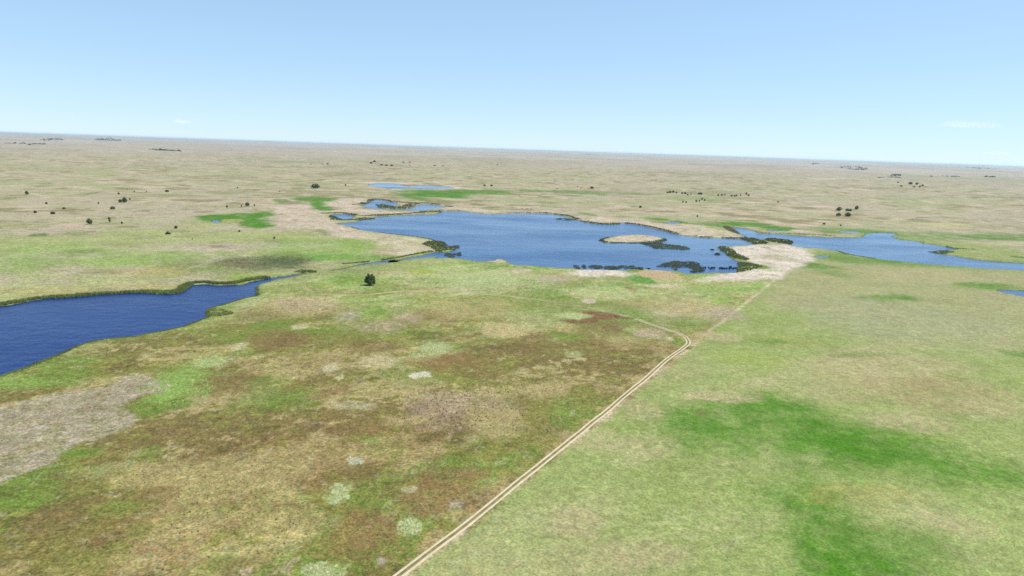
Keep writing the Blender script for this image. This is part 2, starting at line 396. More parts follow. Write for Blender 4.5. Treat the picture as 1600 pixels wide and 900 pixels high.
    (1025, 342, 22, 2.6, LUSH, .8, .4), (1070, 349, 14, 3, LUSH, .8, .4), (1120, 352, 17, 4, LUSH, .85, .4), (1160, 350, 38, 3.4, LUSH, .95, .3), (920, 335, 11, 3, LUSH, .7, .4), (1215, 356, 28, 3, LUSH, .95, .3), (1320, 360, 62, 5, LUSH, .7, .5), (1450, 370, 90, 5, LUSH, .6, .5), (1570, 370, 56, 4, LUSH, .7, .5), (1500, 386, 110, 11, c_(156, 178, 100), .8, .5), (1595, 402, 12, 2, c_(90, 128, 60), .9, .4), (1480, 352, 60, 3, c_(196, 198, 140), .7, .5), (1100, 360, 26, 3.5, c_(160, 184, 108), .7, .5),
    (1320, 340, 25, 4, RED, .35, .6), (1090, 309, 60, 3, c_(150, 172, 110), .7, .5), (1500, 278, 40, 3, c_(160, 178, 120), .6, .6), (360, 268, 60, 5, FARG, .7, .6), (90, 262, 70, 8, FARG, .6, .6),
    (685, 293.6, 42, 2.0, WHITE, .9, .3), (600, 285.8, 36, 1.5, WHITE, .8, .3),
]
for q in ((422, 243.5, 5, 1.4), (560, 246.4, 6, 1.0), (388, 283, 5, 1.1), (1285, 279.3, 9, .7), (1315, 279.3, 11, .7), (1240, 318.5, 11, 1), (1267, 316, 13, .9), (1282, 324, 13, .9), (1383, 308.5, 9, .8), (1452, 314, 8, .8), (1312, 306, 7, .8), (1180, 317, 14, 1), (1350, 296, 4, .9), (672, 239.5, 4, .8), (790, 280, 10, .7), (1250, 361, 12, 1.6)):
    PATCH.append((*q, SAND, .9, .3))

Q = lambda pts: Z(0, 580, 2.8125, pts)
POLY = [  # (outline, colour, strength, softness in metres)
    (Q([(-200, 590), (0, 490), (200, 410), (260, 345), (430, 300), (540, 250), (610, 205), (590, 175), (545, 150), (600, 118), (700, 95), (745, 48), (640, 25), (560, 25), (500, 65), (350, 85), (200, 108), (0, 155), (-200, 200)]), GREY, .95, 2.5),
    (B([(120, 500), (300, 480), (450, 528), (480, 590), (600, 622), (900, 668), (1085, 708), (1075, 735), (1010, 765), (830, 790), (780, 740), (690, 705), (520, 665), (350, 640), (150, 630), (90, 560)]), SAND, .8, 14),
    (F([(80, 170), (200, 110), (330, 78), (520, 78), (560, 110), (470, 165), (560, 205), (800, 228), (1100, 240), (1330, 240), (1300, 258), (900, 275), (600, 285), (300, 262), (0, 262), (-60, 240), (150, 230), (260, 200)]), SAND, .9, 10),
    (H8([(200, 195), (420, 185), (640, 205), (900, 230), (1250, 225), (1560, 238), (1560, 262), (1250, 255), (950, 262), (700, 245), (450, 222), (250, 212)]), SAND, .7, 12),
    (C([(380, 475), (480, 470), (640, 490), (700, 512), (640, 512), (560, 510), (430, 495)]), SAND, .85, 8),
    (C([(660, 505), (820, 500), (960, 520), (1080, 520), (1240, 545), (1360, 565), (1440, 600), (1340, 606), (1200, 600), (1080, 588), (980, 560), (880, 535), (760, 515)]), SAND, .85, 8),
    (C([(565, 622), (600, 608), (680, 594), (780, 590), (860, 594), (935, 612), (900, 626), (800, 630), (700, 632), (610, 632)]), SAND, 1, 4),
    (E8([(140, 455), (330, 435), (560, 418), (860, 415), (1050, 440), (1150, 500), (1160, 560), (1100, 620), (1000, 700), (920, 780), (820, 830), (560, 850), (200, 870), (-200, 890), (-300, 875), (0, 820), (250, 770), (480, 730), (620, 690), (480, 660), (380, 620), (250, 540)]), WHITE, .9, 7),
    (E8([(480, 560), (620, 540), (800, 560), (1020, 590), (980, 640), (760, 610), (600, 600)]), c_(180, 178, 140), .6, 10),
    (E8([(430, 690), (560, 680), (780, 705), (700, 720), (480, 725)]), GREEN, .8, 5),
]


def cover(x, y, wsd):
    """ground colour (linear) at the given points"""
    r = np.hypot(x, y)
    side = (x - FENCE_A[0]) * (FENCE_B[1] - FENCE_A[1]) - (y - FENCE_A[1]) * (FENCE_B[0] - FENCE_A[0])
    L = np.hypot(*(FENCE_B - FENCE_A))
    side = side / L + 1.2 * fbm(x, y, 14, 2, 31)                      # metres right of the pasture boundary
    along = ((x - FENCE_A[0]) * (FENCE_B[0] - FENCE_A[0]) + (y - FENCE_A[1]) * (FENCE_B[1] - FENCE_A[1])) / L
    # stretched along the old dune grain
    ca, sa = math.cos(R(38)), math.sin(R(38))
    u, v = (x * ca + y * sa) / 1.9, -x * sa + y * ca
    n1 = fbm(u, v, 34, 4, 41); n2 = fbm(u, v, 21, 4, 42); n3 = fbm(x, y, 7, 3, 43); n4 = fbm(u, v, 60, 3, 44)
    n5 = fbm(x, y, 3.4, 3, 45, .75); n6 = fbm(u, v, 13, 4, 46, .7)

    def mx(a, b, w):
        w = np.clip(w, 0, 1)[:, None]
        return a * (1 - w) + b * w
    # near-left pasture: mosaic
    left = np.tile(OLIVE, (len(x), 1))
    left = mx(left, BROWN, sst(-.05, .35, n1 + .45 * n3 + .4 * n5) * .8)
    left = mx(left, STRAW, sst(.05, .4, n2 + .5 * n3 + .6 * n5) * .8)
    left = mx(left, GREEN, sst(.0, .4, -n1 + .4 * n3 + .5 * n5 - .1) * .8)
    left = mx(left, RED, sst(.15, .5, n4 + .4 * n3 + .4 * n5) * .55)
    left = mx(left, c_(104, 98, 58), sst(.35, .75, n6 + .4 * n5) * .55)
    left = mx(left, PALE, sst(.4, .95, n5 + .5 * n3 + .3 * n2) * .35)
    # lighter meadow round the near side of the lake
    meadow = np.tile(c_(180, 186, 130), (len(x), 1))
    meadow = mx(meadow, STRAW, sst(-.1, .4, n1 + .4 * n3 + .4 * n5) * .85)
    meadow = mx(meadow, BRIGHT, sst(0, .4, n2 + .4 * n3 + .4 * n5) * .85)
    meadow = mx(meadow, PALE, sst(.2, .6, n6 + .5 * n5) * .6)
    meadow = mx(meadow, c_(140, 140, 84), sst(.3, .7, -n6 + .5 * n5) * .55)
    meadow = mx(meadow, GREEN, sst(.2, .7, n4 - .3 * n3) * .6)
    left = mx(left, meadow, sst(440, 560, r + 60 * n4))
    # right pasture
    right = np.tile(MEADOW, (len(x), 1))
    right = mx(right, DRYG, sst(0, .7, n4 + .3 * n2) * .45)
    right = mx(right, c_(150, 172, 96), sst(.0, .7, -n4 + .4 * n1 + .15 * n3) * .6)
    right = mx(right, c_(146, 166, 92), sst(.2, .7, n6 + .4 * n5) * .35)
    right = mx(right, c_(190, 192, 146), sst(.3, .8, -n6 + .5 * n5) * .35)
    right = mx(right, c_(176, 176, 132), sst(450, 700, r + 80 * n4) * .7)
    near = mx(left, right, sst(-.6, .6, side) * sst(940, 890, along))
    # worn strip along the boundary
    strip = np.exp(-((side + 1.5) / 1.6) ** 2) * sst(-.5, .4, fbm(x, y, 16, 3, 47) + .15 + .5 * sst(250, 420, along)) * sst(960, 900, along)
    near = mx(near, c_(210, 199, 168), strip * .9)
    strip2 = np.exp(-((side + 5.0) / 4.2) ** 2) * sst(-.2, .6, fbm(x, y, 11, 3, 48)) * (1 - sst(330, 420, r))
    near = mx(near, c_(186, 166, 122), strip2 * .7)
    # far prairie
    f1 = fbm(x, y, 330, 4, 51); f2 = fbm(x, y, 120, 4, 52); f3 = fbm(x, y, 1500, 4, 53); f4 = fbm(x, y, 40, 3, 54)
    far = np.tile(TAN, (len(x), 1))
    far = mx(far, FARG, sst(-.2, .4, f1 + .5 * f2) * .85)
    far = mx(far, PINK, sst(0, .5, f2 + .6 * f4) * .75)
    far = mx(far, c_(152, 158, 108), sst(.15, .6, -f1 + .6 * f4) * .75)
    far = mx(far, c_(208, 200, 176), sst(.35, .7, f4 + .4 * f2) * .7)
    far = mx(far, c_(142, 138, 102), sst(.35, .75, -f4 + .4 * f2) * .7)
    ff = mx(np.tile(FARP, (len(x), 1)), c_(178, 172, 150), sst(-.1, .5, f3 + .4 * f1) * .8)  # farthest prairie: its own tan plus some haze tint put into the colour
    ff = mx(ff, c_(204, 196, 178), sst(.2, .6, f1 - .4 * f3) * .6)
    f5 = fbm(x, y, 700, 5, 55, .7)
    ff = mx(ff, c_(160, 158, 128), sst(.2, .6, f5) * .5)
    far = mx(far, ff, sst(2500, 9000, r))
    farleft = mx(far, c_(172, 188, 122), sst(-.3, .4, f2 + .3 * f4) * .75 * (1 - sst(950, 1300, r)))
    wfar = np.maximum(sst(930, 1040, r + 50 * f4), (y - .2 * x > 720) * 0.0)
    # the land beyond the near pond belongs to the far prairie as well
    pondline = y - np.interp(x, [-900, -420, -230, -150, -60, 0, 120, 900], [300, 372, 520, 600, 690, 760, 3000, 3000])
    wfar = np.maximum(wfar, sst(0, 30, pondline))
    col = near * (1 - wfar[:, None]) + farleft * wfar[:, None]
    # wet green margins
    wet = np.exp(-np.clip(wsd - 2, 0, None) / (5 + .012 * r))
    col = mx(col, mx(np.tile(GREEN, (len(x), 1)), BRIGHT, sst(-.3, .4, n3)), wet * .55 * (1 - sst(1100, 1500, r)))
    # patches
    for (px, py, rx, ry, c, st, so) in PATCH:
        p = G(px, py)
        a = np.linalg.norm(G(px + rx, py) - G(px - rx, py)) / 2
        b = np.linalg.norm(G(px, py + ry) - G(px, py - ry)) / 2
        ux, uy = (G(px + rx, py) - p) / np.linalg.norm(G(px + rx, py) - p)
        dx, dy = x - p[0], y - p[1]
        lim = 2.2 * max(a, b)
        i = np.nonzero((np.abs(dx) < lim) & (np.abs(dy) < lim))[0]
        if not len(i):
            continue
        lu, lv = dx[i] * ux + dy[i] * uy, -dx[i] * uy + dy[i] * ux
        m = min(a, b)
        d = np.sqrt((lu / a) ** 2 + (lv / b) ** 2)
        d = d + (.22 + .4 * so) * fbm(x[i] + px * 3, y[i], m * 1.1, 4, 61, .65)
        w = (1 - sst(1 - so, 1 + so * .7, d)) * st
        w = w * (1 - min(.9 * so, .5) * sst(-.1, .5, fbm(x[i], y[i], max(m * .25, 1.2), 4, 62)))
        col[i] = mx(col[i], c, w)
    for pl, c, st, so in POLY:
        P = dens(GP(pl))
        d = sdf(P, x + fbm(x, y, so * 5, 5, 63, .7) * so * 1.7, y + fbm(x, y, so * 5, 5, 64, .7) * so * 1.7, so * 6)
        i = np.nonzero(d < so * 3)[0]
        if not len(i):
            continue
        w = (1 - sst(-so, so, d[i])) * st
        w = w * (1 - .6 * sst(.0, .6, fbm(x[i], y[i], so * 2.2, 5, 65, .7)))
        col[i] = mx(col[i], c, w)
        if c is SAND:          # litter and dead rushes lying on the sand
            col[i] = mx(col[i], c_(140, 120, 88), w * sst(.35, .75, fbm(x[i], y[i], so * 1.2, 4, 66, .7)) * .7)
            col[i] = mx(col[i], WHITE, w * sst(.3, .8, fbm(x[i], y[i], so * 1.7, 3, 67)) * .5)
        if c is GREY:          # thin regrowth, and a trodden pale rim
            col[i] = mx(col[i], c_(150, 158, 112), w * sst(0, .6, fbm(x[i], y[i], 9, 4, 68, .7)) * .7)
            col[i] = mx(col[i], c_(206, 196, 176), np.exp(-((d[i] + .5) / 1.3) ** 2) * sst(-.3, .4, fbm(x[i], y[i], 20, 3, 69)) * .7)
    # bed of the water and mud rim
    col = mx(col, c_(92, 90, 66), sst(1.2 + r * .0008, 0, wsd))
    return col


# ------------------------------------------------------------------ the ground sheet: rings about the point below the camera
def ring_radii():
    rs = [0.0, 25, 50, 72, 90]
    r = 100.0
    while r < 45500:
        rs.append(r)
        r += .62 * (max(r, 150) / 150) ** 1.2 * 1.12
    return np.array(rs)


rad = ring_radii()
th_f = np.linspace(R(-46), R(46), 861)
th_b = np.linspace(R(46), R(314), 61)[1:-1]
th = np.concatenate([th_f, th_b])
NT_, NR = len(th), len(rad)
TT, RR = np.meshgrid(th, rad[1:])
gx, gy = (RR * np.sin(TT)).ravel(), (RR * np.cos(TT)).ravel()
gw, geach = water_sd(gx, gy, each=True)
gz = height(gx, gy, gw)
gcol = cover(gx, gy, gw) / ALB
_side = ((gx - FENCE_A[0]) * (FENCE_B[1] - FENCE_A[1]) - (gy - FENCE_A[1]) * (FENCE_B[0] - FENCE_A[0])) / np.hypot(*(FENCE_B - FENCE_A))
coarse = 1 - .28 * sst(-1, 1, _side) * (1 - sst(900, 1100, np.hypot(gx, gy)))       # the grazed right-hand pasture is smoother
gcol = np.concatenate([gcol, coarse[:, None]], 1)
ii = np.arange((NR - 2) * NT_).reshape(NR - 2, NT_)
nxt = np.roll(np.arange(NT_), -1)
i0 = ii; i1 = ii[:, nxt]
quads = np.stack([i0, i0 + NT_, i1 + NT_, i1], -1).reshape(-1, 4)


def ground_material():
    t = NT('prairie_ground')
    p = t.pos()
    base = t.attr('cover')
    a = t.noise(p, 1.1, 3, .65); b = t.noise(p, .32, 3, .65); c = t.noise(p, .09, 3, .6); d = t.noise(p, .02, 4, .6)
    f = t.math('MULTIPLY', t.rng(a, .3, .7, .5, 1.5), t.rng(b, .3, .7, .7, 1.3))
    f = t.math('MULTIPLY', f, t.rng(c, .3, .7, .86, 1.14))
    f = t.math('MULTIPLY', f, t.rng(d, .3, .7, .9, 1.1))
    al = t.new('ShaderNodeAttribute', attribute_name='cover').outputs['Alpha']
    f = t.math('ADD', t.math('MULTIPLY', t.math('SUBTRACT', f, 1.0), al), 1.0)
    col = t.scale(base, f)
    # dry stalks and green shoots within one sward
    e = t.noise(p, .8, 4, .7)
    yel = t.mix(1.0, col, (1.13, 1.0, .88), 'MULTIPLY')
    grn = t.mix(1.0, col, (.90, 1.04, .96), 'MULTIPLY')
    col2 = t.mix(t.rng(e, .38, .62, 0, 1), grn, yel)
    col = t.mix(al, col, col2)
    t.l.new(col, t.b.inputs['Base Color'])
    t.b.inputs['Roughness'].default_value = .95
    t.b.inputs['Specular IOR Level'].default_value = .05
    h = t.math('ADD', t.math('MULTIPLY', a, .6), t.math('MULTIPLY', b, 1.4))
    t.bump(h, .55, .45)
    return t.m


M_GROUND = ground_material()
# the hub under the camera is closed with a fan of quads towards the middle ring
gv = np.concatenate([np.stack([gx, gy, gz], 1), [[0, 0, .5]]])
ctr = len(gv) - 1
ground = mesh_obj('ground', gv, quads, M_GROUND, smooth=True, cols={'cover': np.concatenate([gcol, gcol[:1]])})
fan = [(ctr, k, (k + 1) % NT_) for k in range(NT_)]
gm = ground.data
nl, npoly, nvl = len(gm.loops), len(gm.polygons), len(fan)
gm.loops.add(nvl * 3); gm.polygons.add(nvl)
li = np.zeros(nl + nvl * 3, np.int32); gm.loops.foreach_get('vertex_index', li)
li[nl:] = np.array(fan, np.int32).ravel(); gm.loops.foreach_set('vertex_index', li)
ls = np.concatenate([np.arange(npoly) * 4, nl + np.arange(nvl) * 3]).astype(np.int32)
gm.polygons.foreach_set('loop_start', ls)
gm.polygons.foreach_set('loop_total', np.concatenate([np.full(npoly, 4), np.full(nvl, 3)]).astype(np.int32))
gm.polygons.foreach_set('use_smooth', np.ones(npoly + nvl, bool))
gm.update(calc_edges=True); gm.validate()
tag(ground, 'rolling prairie grassland in green, straw and brown', 'ground', kind='structure')


# ------------------------------------------------------------------ water
def water_material(name, c1, c2, ior):
    t = NT(name)
    p = t.pos()
    w1 = t.noise(p, .55, 3, .65); w2 = t.noise(p, .12, 2, .5); w3 = t.noise(p, .012, 3, .6)
    col = t.mix(t.rng(w3, .35, .65, 0, 1), c1, c2)
    t.l.new(col, t.b.inputs['Base Color'])
    t.b.inputs['Roughness'].default_value = .22
    t.b.inputs['IOR'].default_value = ior
    t.b.inputs['Specular Tint'].default_value = (.5, .8, 1, 1)
    mp = t.new('ShaderNodeMapping'); t.l.new(p, mp.inputs['Vector']); mp.inputs['Scale'].default_value = (.35, 1.0, 1.0); mp.inputs['Rotation'].default_value = (0, 0, .5)
    wind = t.noise(mp.outputs[0], .012, 4, .6)
    h = t.math('ADD', t.math('MULTIPLY', w1, 1.0), t.math('MULTIPLY', w2, 2.0))
    h = t.math('MULTIPLY', h, t.rng(wind, .36, .64, .35, 1.5))
    t.bump(h, 1.0, .2)
    t.l.new(t.rng(wind, .36, .64, .05, .22), t.b.inputs['Roughness'])
    return t.m


M_WATER = water_material('lake_water', (.001, .030, .105), (.002, .042, .135), 1.33)
M_POND = water_material('dim_reflection_pond_water', (.001, .014, .078), (.001, .017, .092), 1.17)      # weaker sky reflection put into a darker body colour and lower IOR
quads_sd = {}


def water_body(key, name, label):
    d = geach[key]
    r = np.hypot(gx, gy)
    mar = .5 + r * .006
    ok = d < mar
    sel = ok[quads].any(1)
    q = quads[sel]
    un, inv = np.unique(q, return_inverse=True)
    v = np.stack([gx[un], gy[un], np.zeros(len(un))], 1)
    o = mesh_obj(name, v, inv.reshape(-1, 4), M_POND if key == 'near_pond' else M_WATER, smooth=True)
    tag(o, label, 'water', kind='structure')
    return o


for key, nm, lab in (('near_pond', 'pond', 'deep blue pond reaching in from the left edge'),
                     ('lake', 'lake', 'large blue lake in the middle of the prairie'),
                     ('inlet', 'inlet', 'narrow blue inlet ringed with reeds behind the sand spit'),
                     ('pond_w', 'pond', 'small reed-ringed pool at the western tip of the lake'),
                     ('pond_far', 'pond', 'thin far pond with a white sand rim behind the lake'),
                     ('lake_r', 'lake', 'long light blue lake running off the right edge'),
                     ('stream', 'stream', 'narrow stream linking the left pond with the lake'),
                     ('small0', 'pond', 'small light blue pool at the right edge in the pasture'),
                     ('small1', 'pond', 'tiny pool by the corner of the sand flat'),
                     ('small2', 'pond', 'narrow pool in the green strip above the right lake'),
                     ('small3', 'pond', 'thin pool in the grass beyond the right lake'),
                     ('small4', 'pond', 'thin pool behind the sandy north shore'),
                     ('small5', 'pond', 'tiny pool inside the bright green patch on the left')):
    water_body(key, nm, lab)


# ------------------------------------------------------------------ the track
def rut_material():
    t = NT('bare_sand_rut')
    p = t.pos()
    a = t.noise(p, 2.0, 3, .6); b = t.noise(p, .25, 3, .6)
    col = t.mix(t.rng(b, .35, .65, 0, 1), tuple(c_(242, 238, 202) / ALB), tuple(c_(228, 222, 178) / ALB))
    col = t.scale(col, t.rng(a, .3, .7, .8, 1.15))
    t.l.new(col, t.b.inputs['Base Color'])
    t.b.inputs['Roughness'].default_value = .95
    t.b.inputs['Specular IOR Level'].default_value = .05
    return t.m


def old_rut_material():
    t = NT('overgrown_rut')
    p = t.pos()
    a = t.noise(p, 1.2, 3, .6); b = t.noise(p, .1, 3, .6)
    col = t.mix(t.rng(b, .4, .6, 0, 1), tuple(c_(216, 206, 162) / ALB), tuple(c_(190, 186, 130) / ALB))
    col = t.scale(col, t.rng(a, .3, .7, .8, 1.15))
    t.l.new(col, t.b.inputs['Base Color'])
    t.b.inputs['Roughness'].default_value = .95
    t.b.inputs['Specular IOR Level'].default_value = .05
    return t.m


def mid_material():
    t = NT('track_centre_grass')
    p = t.pos()
    a = t.noise(p, 1.6, 3, .7); b = t.noise(p, .3, 3, .6)
    col = t.mix(t.rng(b, .4, .6, 0, 1), tuple(c_(142, 138, 84) / ALB), tuple(c_(168, 160, 108) / ALB))
    col = t.scale(col, t.rng(a, .3, .7, .75, 1.2))
    t.l.new(col, t.b.inputs['Base Color'])
    t.b.inputs['Roughness'].default_value = .95
    t.b.inputs['Specular IOR Level'].default_value = .05
    return t.m


def resample(p, step):
    s = np.concatenate([[0], np.cumsum(np.linalg.norm(np.diff(p, axis=0), axis=1))])
    n = max(int(s[-1] / step), 4)
    t = np.linspace(0, s[-1], n)
    return np.stack([np.interp(t, s, p[:, 0]), np.interp(t, s, p[:, 1])], 1)


def ribbon(name, line, off, width, mat, parent, lift, wob=.06):
    d = np.gradient(line, axis=0); n = np.stack([-d[:, 1], d[:, 0]], 1); n /= np.linalg.norm(n, axis=1)[:, None]
    s = np.arange(len(line)) * 1.0
    rows = []
    for k in (-.5, -.17, .17, .5):
        jit = fbm(s * 1.7 + 900 * (k + off), s * 0 + 7, 6, 3, 71) * wob * (1 if abs(k) > .3 else .3)
        rows.append(line + n * (off + k * width)[:, None] if isinstance(off, np.ndarray) else line + n * (off + k * width + jit)[:, None])
    m = len(line)
    v = np.concatenate(rows)
    z = height(v[:, 0].copy(), v[:, 1].copy()) + lift
    z[:m] -= lift * 1.15; z[3 * m:] -= lift * 1.15
    q = []
    for j in range(3):
        a = np.arange(m - 1) + j * m
        q.append(np.stack([a, a + 1, a + 1 + m, a + m], 1))
    return mesh_obj(name, np.concatenate([v, z[:, None]], 1), np.concatenate(q)[:, ::-1], mat, parent, smooth=True)


def empty(name, loc=(0, 0, 0)):
    o = bpy.data.objects.new(name, None)
    o.location = loc
    o.empty_display_size = 1
    COL.objects.link(o)
    return o


M_RUT, M_OLD, M_MID = rut_material(), old_rut_material(), mid_material()
line = resample(dens(GP(TRACK_MAIN), closed=False), 1.6)
trk = tag(empty('dirt_track'), 'two-rut sandy vehicle track along the pasture boundary, curving left', 'track', kind='structure')
ribbon('track_centre', line, 0.0, 1.5, M_MID, trk, .06)
ribbon('wheel_rut', line, 1.0, 1.05, M_RUT, trk, .16)
ribbon('wheel_rut', line, -1.0, 1.05, M_RUT, trk, .16)
line2 = resample(dens(GP(TRACK_OLD), closed=False), 3.0)
trk2 = tag(empty('dirt_track'), 'faint grassed-over track curving past the lone round tree', 'track', kind='structure')
ribbon('wheel_rut', line2, 1.1, 1.2, M_OLD, trk2, .22, .4)
ribbon('wheel_rut', line2, -1.1, 1.2, M_OLD, trk2, .22, .4)


# ------------------------------------------------------------------ foliage helpers
def blades(px, py, pz, hgt, wid, n, spread, col, jit=.18, seed=1):
    """n leaning triangular blades at every point -> verts, tris, colours"""
    g = np.random.default_rng(seed)
    N = len(px)
    P = np.repeat(np.stack([px, py, pz], 1), n, 0)
    hh = np.repeat(hgt, n) * g.uniform(.65, 1.1, N * n)
    ww = np.repeat(wid, n) * g.uniform(.7, 1.2, N * n)
    an = g.uniform(0, 2 * np.pi, N * n); la = g.uniform(0, 2 * np.pi, N * n)
    sp = np.repeat(spread, n)
    off = np.stack([np.cos(la), np.sin(la)], 1) * (g.uniform(0, .8, N * n) * sp)[:, None]
    b = P.copy(); b[:, :2] += off
    side = np.stack([np.cos(an), np.sin(an), np.zeros_like(an)], 1) * (ww / 2)[:, None]
    tip = b.copy(); tip[:, 2] += hh
    tip[:, :2] += np.stack([np.cos(la), np.sin(la)], 1) * (hh * g.uniform(0, .5, N * n))[:, None]
    V = np.stack([b - side, b + side, tip], 1).reshape(-1, 3)
    T = np.arange(len(V)).reshape(-1, 3)
    cc = np.repeat(col, n, 0) * (1 + g.normal(0, jit, N * n))[:, None]
    cv = np.repeat(np.clip(cc, .004, 1), 3, 0)
    return V, T, cv


def domes(px, py, pz, hgt, rad_, col, seed):
    """shaggy little mounds: a jagged rim and a leaning top"""
    g = np.random.default_rng(seed)
    N, k = len(px), 6
    an = np.arange(k) * 2 * np.pi / k + g.uniform(0, 6.28, N)[:, None]
    rr = rad_[:, None] * g.uniform(.55, 1.3, (N, k))
    rim = np.stack([px[:, None] + np.cos(an) * rr, py[:, None] + np.sin(an) * rr, np.repeat(pz[:, None], k, 1) - .06], 2)
    top = np.stack([px + g.normal(0, .3, N) * rad_, py + g.normal(0, .3, N) * rad_, pz + hgt], 1)[:, None, :]
    V = np.concatenate([rim, top], 1).reshape(-1, 3)
    b = (np.arange(N) * (k + 1))[:, None]
    T = np.stack([np.stack([b[:, 0] + j, b[:, 0] + (j + 1) % k, b[:, 0] + k], 1) for j in range(k)], 1).reshape(-1, 3)
    cv = np.repeat(col, k + 1, 0) * (1 + g.normal(0, .1, N * (k + 1)))[:, None]
    return V, T, np.clip(cv, .004, 1)


def veg_material(name, trans=.3):
    t = NT(name)
    base = t.attr('cover')
    p = t.pos()
    col = t.scale(base, t.rng(t.noise(p, .9, 2, .6), .3, .7, .8, 1.2))
    t.l.new(col, t.b.inputs['Base Color'])
    t.b.inputs['Roughness'].default_value = .8
    t.b.inputs['Specular IOR Level'].default_value = .1
    tr = t.new('ShaderNodeBsdfTranslucent'); t.l.new(col, tr.inputs[0])
    # a sheaf of blades catches light like a soft upright tuft, not like one flat card
    gn = t.new('ShaderNodeNewGeometry')
    va = t.new('ShaderNodeVectorMath', operation='MULTIPLY_ADD')
    t.l.new(gn.outputs['Normal'], va.inputs[0]); va.inputs[1].default_value = (.45, .45, .45); va.inputs[2].default_value = (0, 0, .8)
    vn = t.new('ShaderNodeVectorMath', operation='NORMALIZE'); t.l.new(va.outputs[0], vn.inputs[0])
    if True:
        t.l.new(vn.outputs[0], t.b.inputs['Normal'])
    mxs = t.new('ShaderNodeMixShader'); mxs.inputs[0].default_value = trans
    t.l.new(t.b.outputs[0], mxs.inputs[1]); t.l.new(tr.outputs[0], mxs.inputs[2])
    t.l.new(mxs.outputs[0], t.out.inputs[0])
    return t.m


M_VEG = veg_material('reed_blades', .5)
M_TUFT = veg_material('grass_tufts', 0.0)


def in_poly_points(P, spacing, seed):
    g = np.random.default_rng(seed)
    lo, hi = P.min(0), P.max(0)
    n = int(min(max((hi[0] - lo[0]) * (hi[1] - lo[1]) / spacing ** 2, 20), 60000))
    x, y = g.uniform(lo[0], hi[0], n), g.uniform(lo[1], hi[1], n)
    d = sdf(P, x + fbm(x, y, 7 + spacing * 2, 3, 81) * spacing * 1.4, y + fbm(x, y, 7 + spacing * 2, 3, 82) * spacing * 1.4)
    k = (d < 0) & (fbm(x, y, spacing * 5, 2, 83) > -.75)
    return x[k], y[k]


REED_GAIN = 3.2                    # upright stems show the sky only a part of their surface


def reed_bed(label, x, y, h, w, col, seed, spread=None, name='reed_bed'):
    z = np.maximum(height(x.copy(), y.copy()), -.25) - .1
    n = len(x)
    g = np.random.default_rng(seed)
    cc = np.tile(col / ALB * REED_GAIN, (n, 1)) * (1 + .3 * fbm(x, y, 9, 2, 84) + .2 * fbm(x, y, 40, 2, 86))[:, None]
    dry = (g.random(n) < .18)[:, None]
    cc = np.where(dry, c_(150, 138, 92) / ALB * 1.3, cc)
    V, T, cv = blades(x, y, z, np.full(n, h * .62) * g.uniform(.6, 1.2, n), np.full(n, w * .7), 6, np.full(n, spread or w), cc, .2, seed)
    o = mesh_obj(name, V, T, M_VEG, cols={'cover': cv})
    tag(o, label, 'reeds', kind='stuff')
    return o


def bed_poly(label, pts, spacing, h, w, seed, col=REEDG):
    P = dens(GP([(a, b, 0) for a, b in pts]))
    x, y = in_poly_points(P, spacing * .72, seed)
    return reed_bed(label, x, y, h, w, col, seed)


def bed_line(label, pts, width, step, h, w, seed, col=REEDG, shift=0.0, gap=-.35):
    """reeds along a shore; width may be one number or a profile"""
    g = np.random.default_rng(seed)
    ln = resample(dens(GP([(a, b, 0) for a, b in pts]), closed=False), step)
    d = np.gradient(ln, axis=0); n = np.stack([-d[:, 1], d[:, 0]], 1); n /= np.linalg.norm(n, axis=1)[:, None]
    prof = np.interp(np.linspace(0, 1, len(ln)), np.linspace(0, 1, len(np.atleast_1d(width))), np.atleast_1d(width))
    prof = prof * (1 + .5 * fbm(np.arange(len(ln)) * step, np.zeros(len(ln)), 30, 3, 85))
    rep = max(int(np.mean(prof) / (step * .45)), 3)
    x = np.repeat(ln, rep, 0) + np.repeat(n, rep, 0) * (g.uniform(-.5, .5, len(ln) * rep) * np.repeat(prof, rep) + shift)[:, None] + g.normal(0, step * .4, (len(ln) * rep, 2))
    k = (g.random(len(x)) > .12) & (fbm(x[:, 0], x[:, 1], 22 + step * 6, 3, seed) > gap)
    return reed_bed(label, x[k, 0].copy(), x[k, 1].copy(), h, w, col, seed)


RD = c_(84, 92, 58)
bed_line('dark green reed fringe along the far bank of the left pond', A([(-160, 405), (0, 388), (90, 374), (250, 347), (450, 334), (620, 320), (900, 307), (1050, 313), (1110, 305), (1150, 280), (1190, 256)]) + K8([(60, 455), (160, 452), (280, 465), (400, 465), (500, 455), (640, 425), (760, 405), (860, 390)]), [5, 6, 7, 5.5, 6, 8, 6], .8, 3.0, .5, 101, c_(92, 112, 60), shift=.2, gap=-1.5)
bed_line('low green sedge along the near bank of the left pond', K8([(740, 500), (748, 550), (740, 596), (620, 625), (480, 660), (360, 702), (240, 735), (190, 765), (185, 800), (205, 840)]) + A([(1240, 489), (1160, 519), (1050, 545), (960, 562), (830, 588), (720, 597), (600, 614), (540, 628), (470, 655), (380, 700), (250, 752), (120, 802), (0, 842), (-200, 900)]), [2.5, 3, 2, 2.5, 3.5, 3], .6, .95, .35, 102, c_(92, 114, 58), shift=-1.0, gap=-1.5)
bed_poly('dark sedge tuft on the point where the left pond narrows', K8([(180, 770), (250, 740), (400, 770), (480, 800), (420, 825), (230, 845), (195, 820)]), .8, 1.0, .45, 103, c_(96, 116, 60))
bed_poly('dark reed tongue where the left pond tapers into the stream', K8([(1150, 335), (1250, 312), (1380, 318), (1420, 335), (1330, 345), (1240, 343)]), 1.2, 1.8, .6, 104, c_(80, 96, 56))
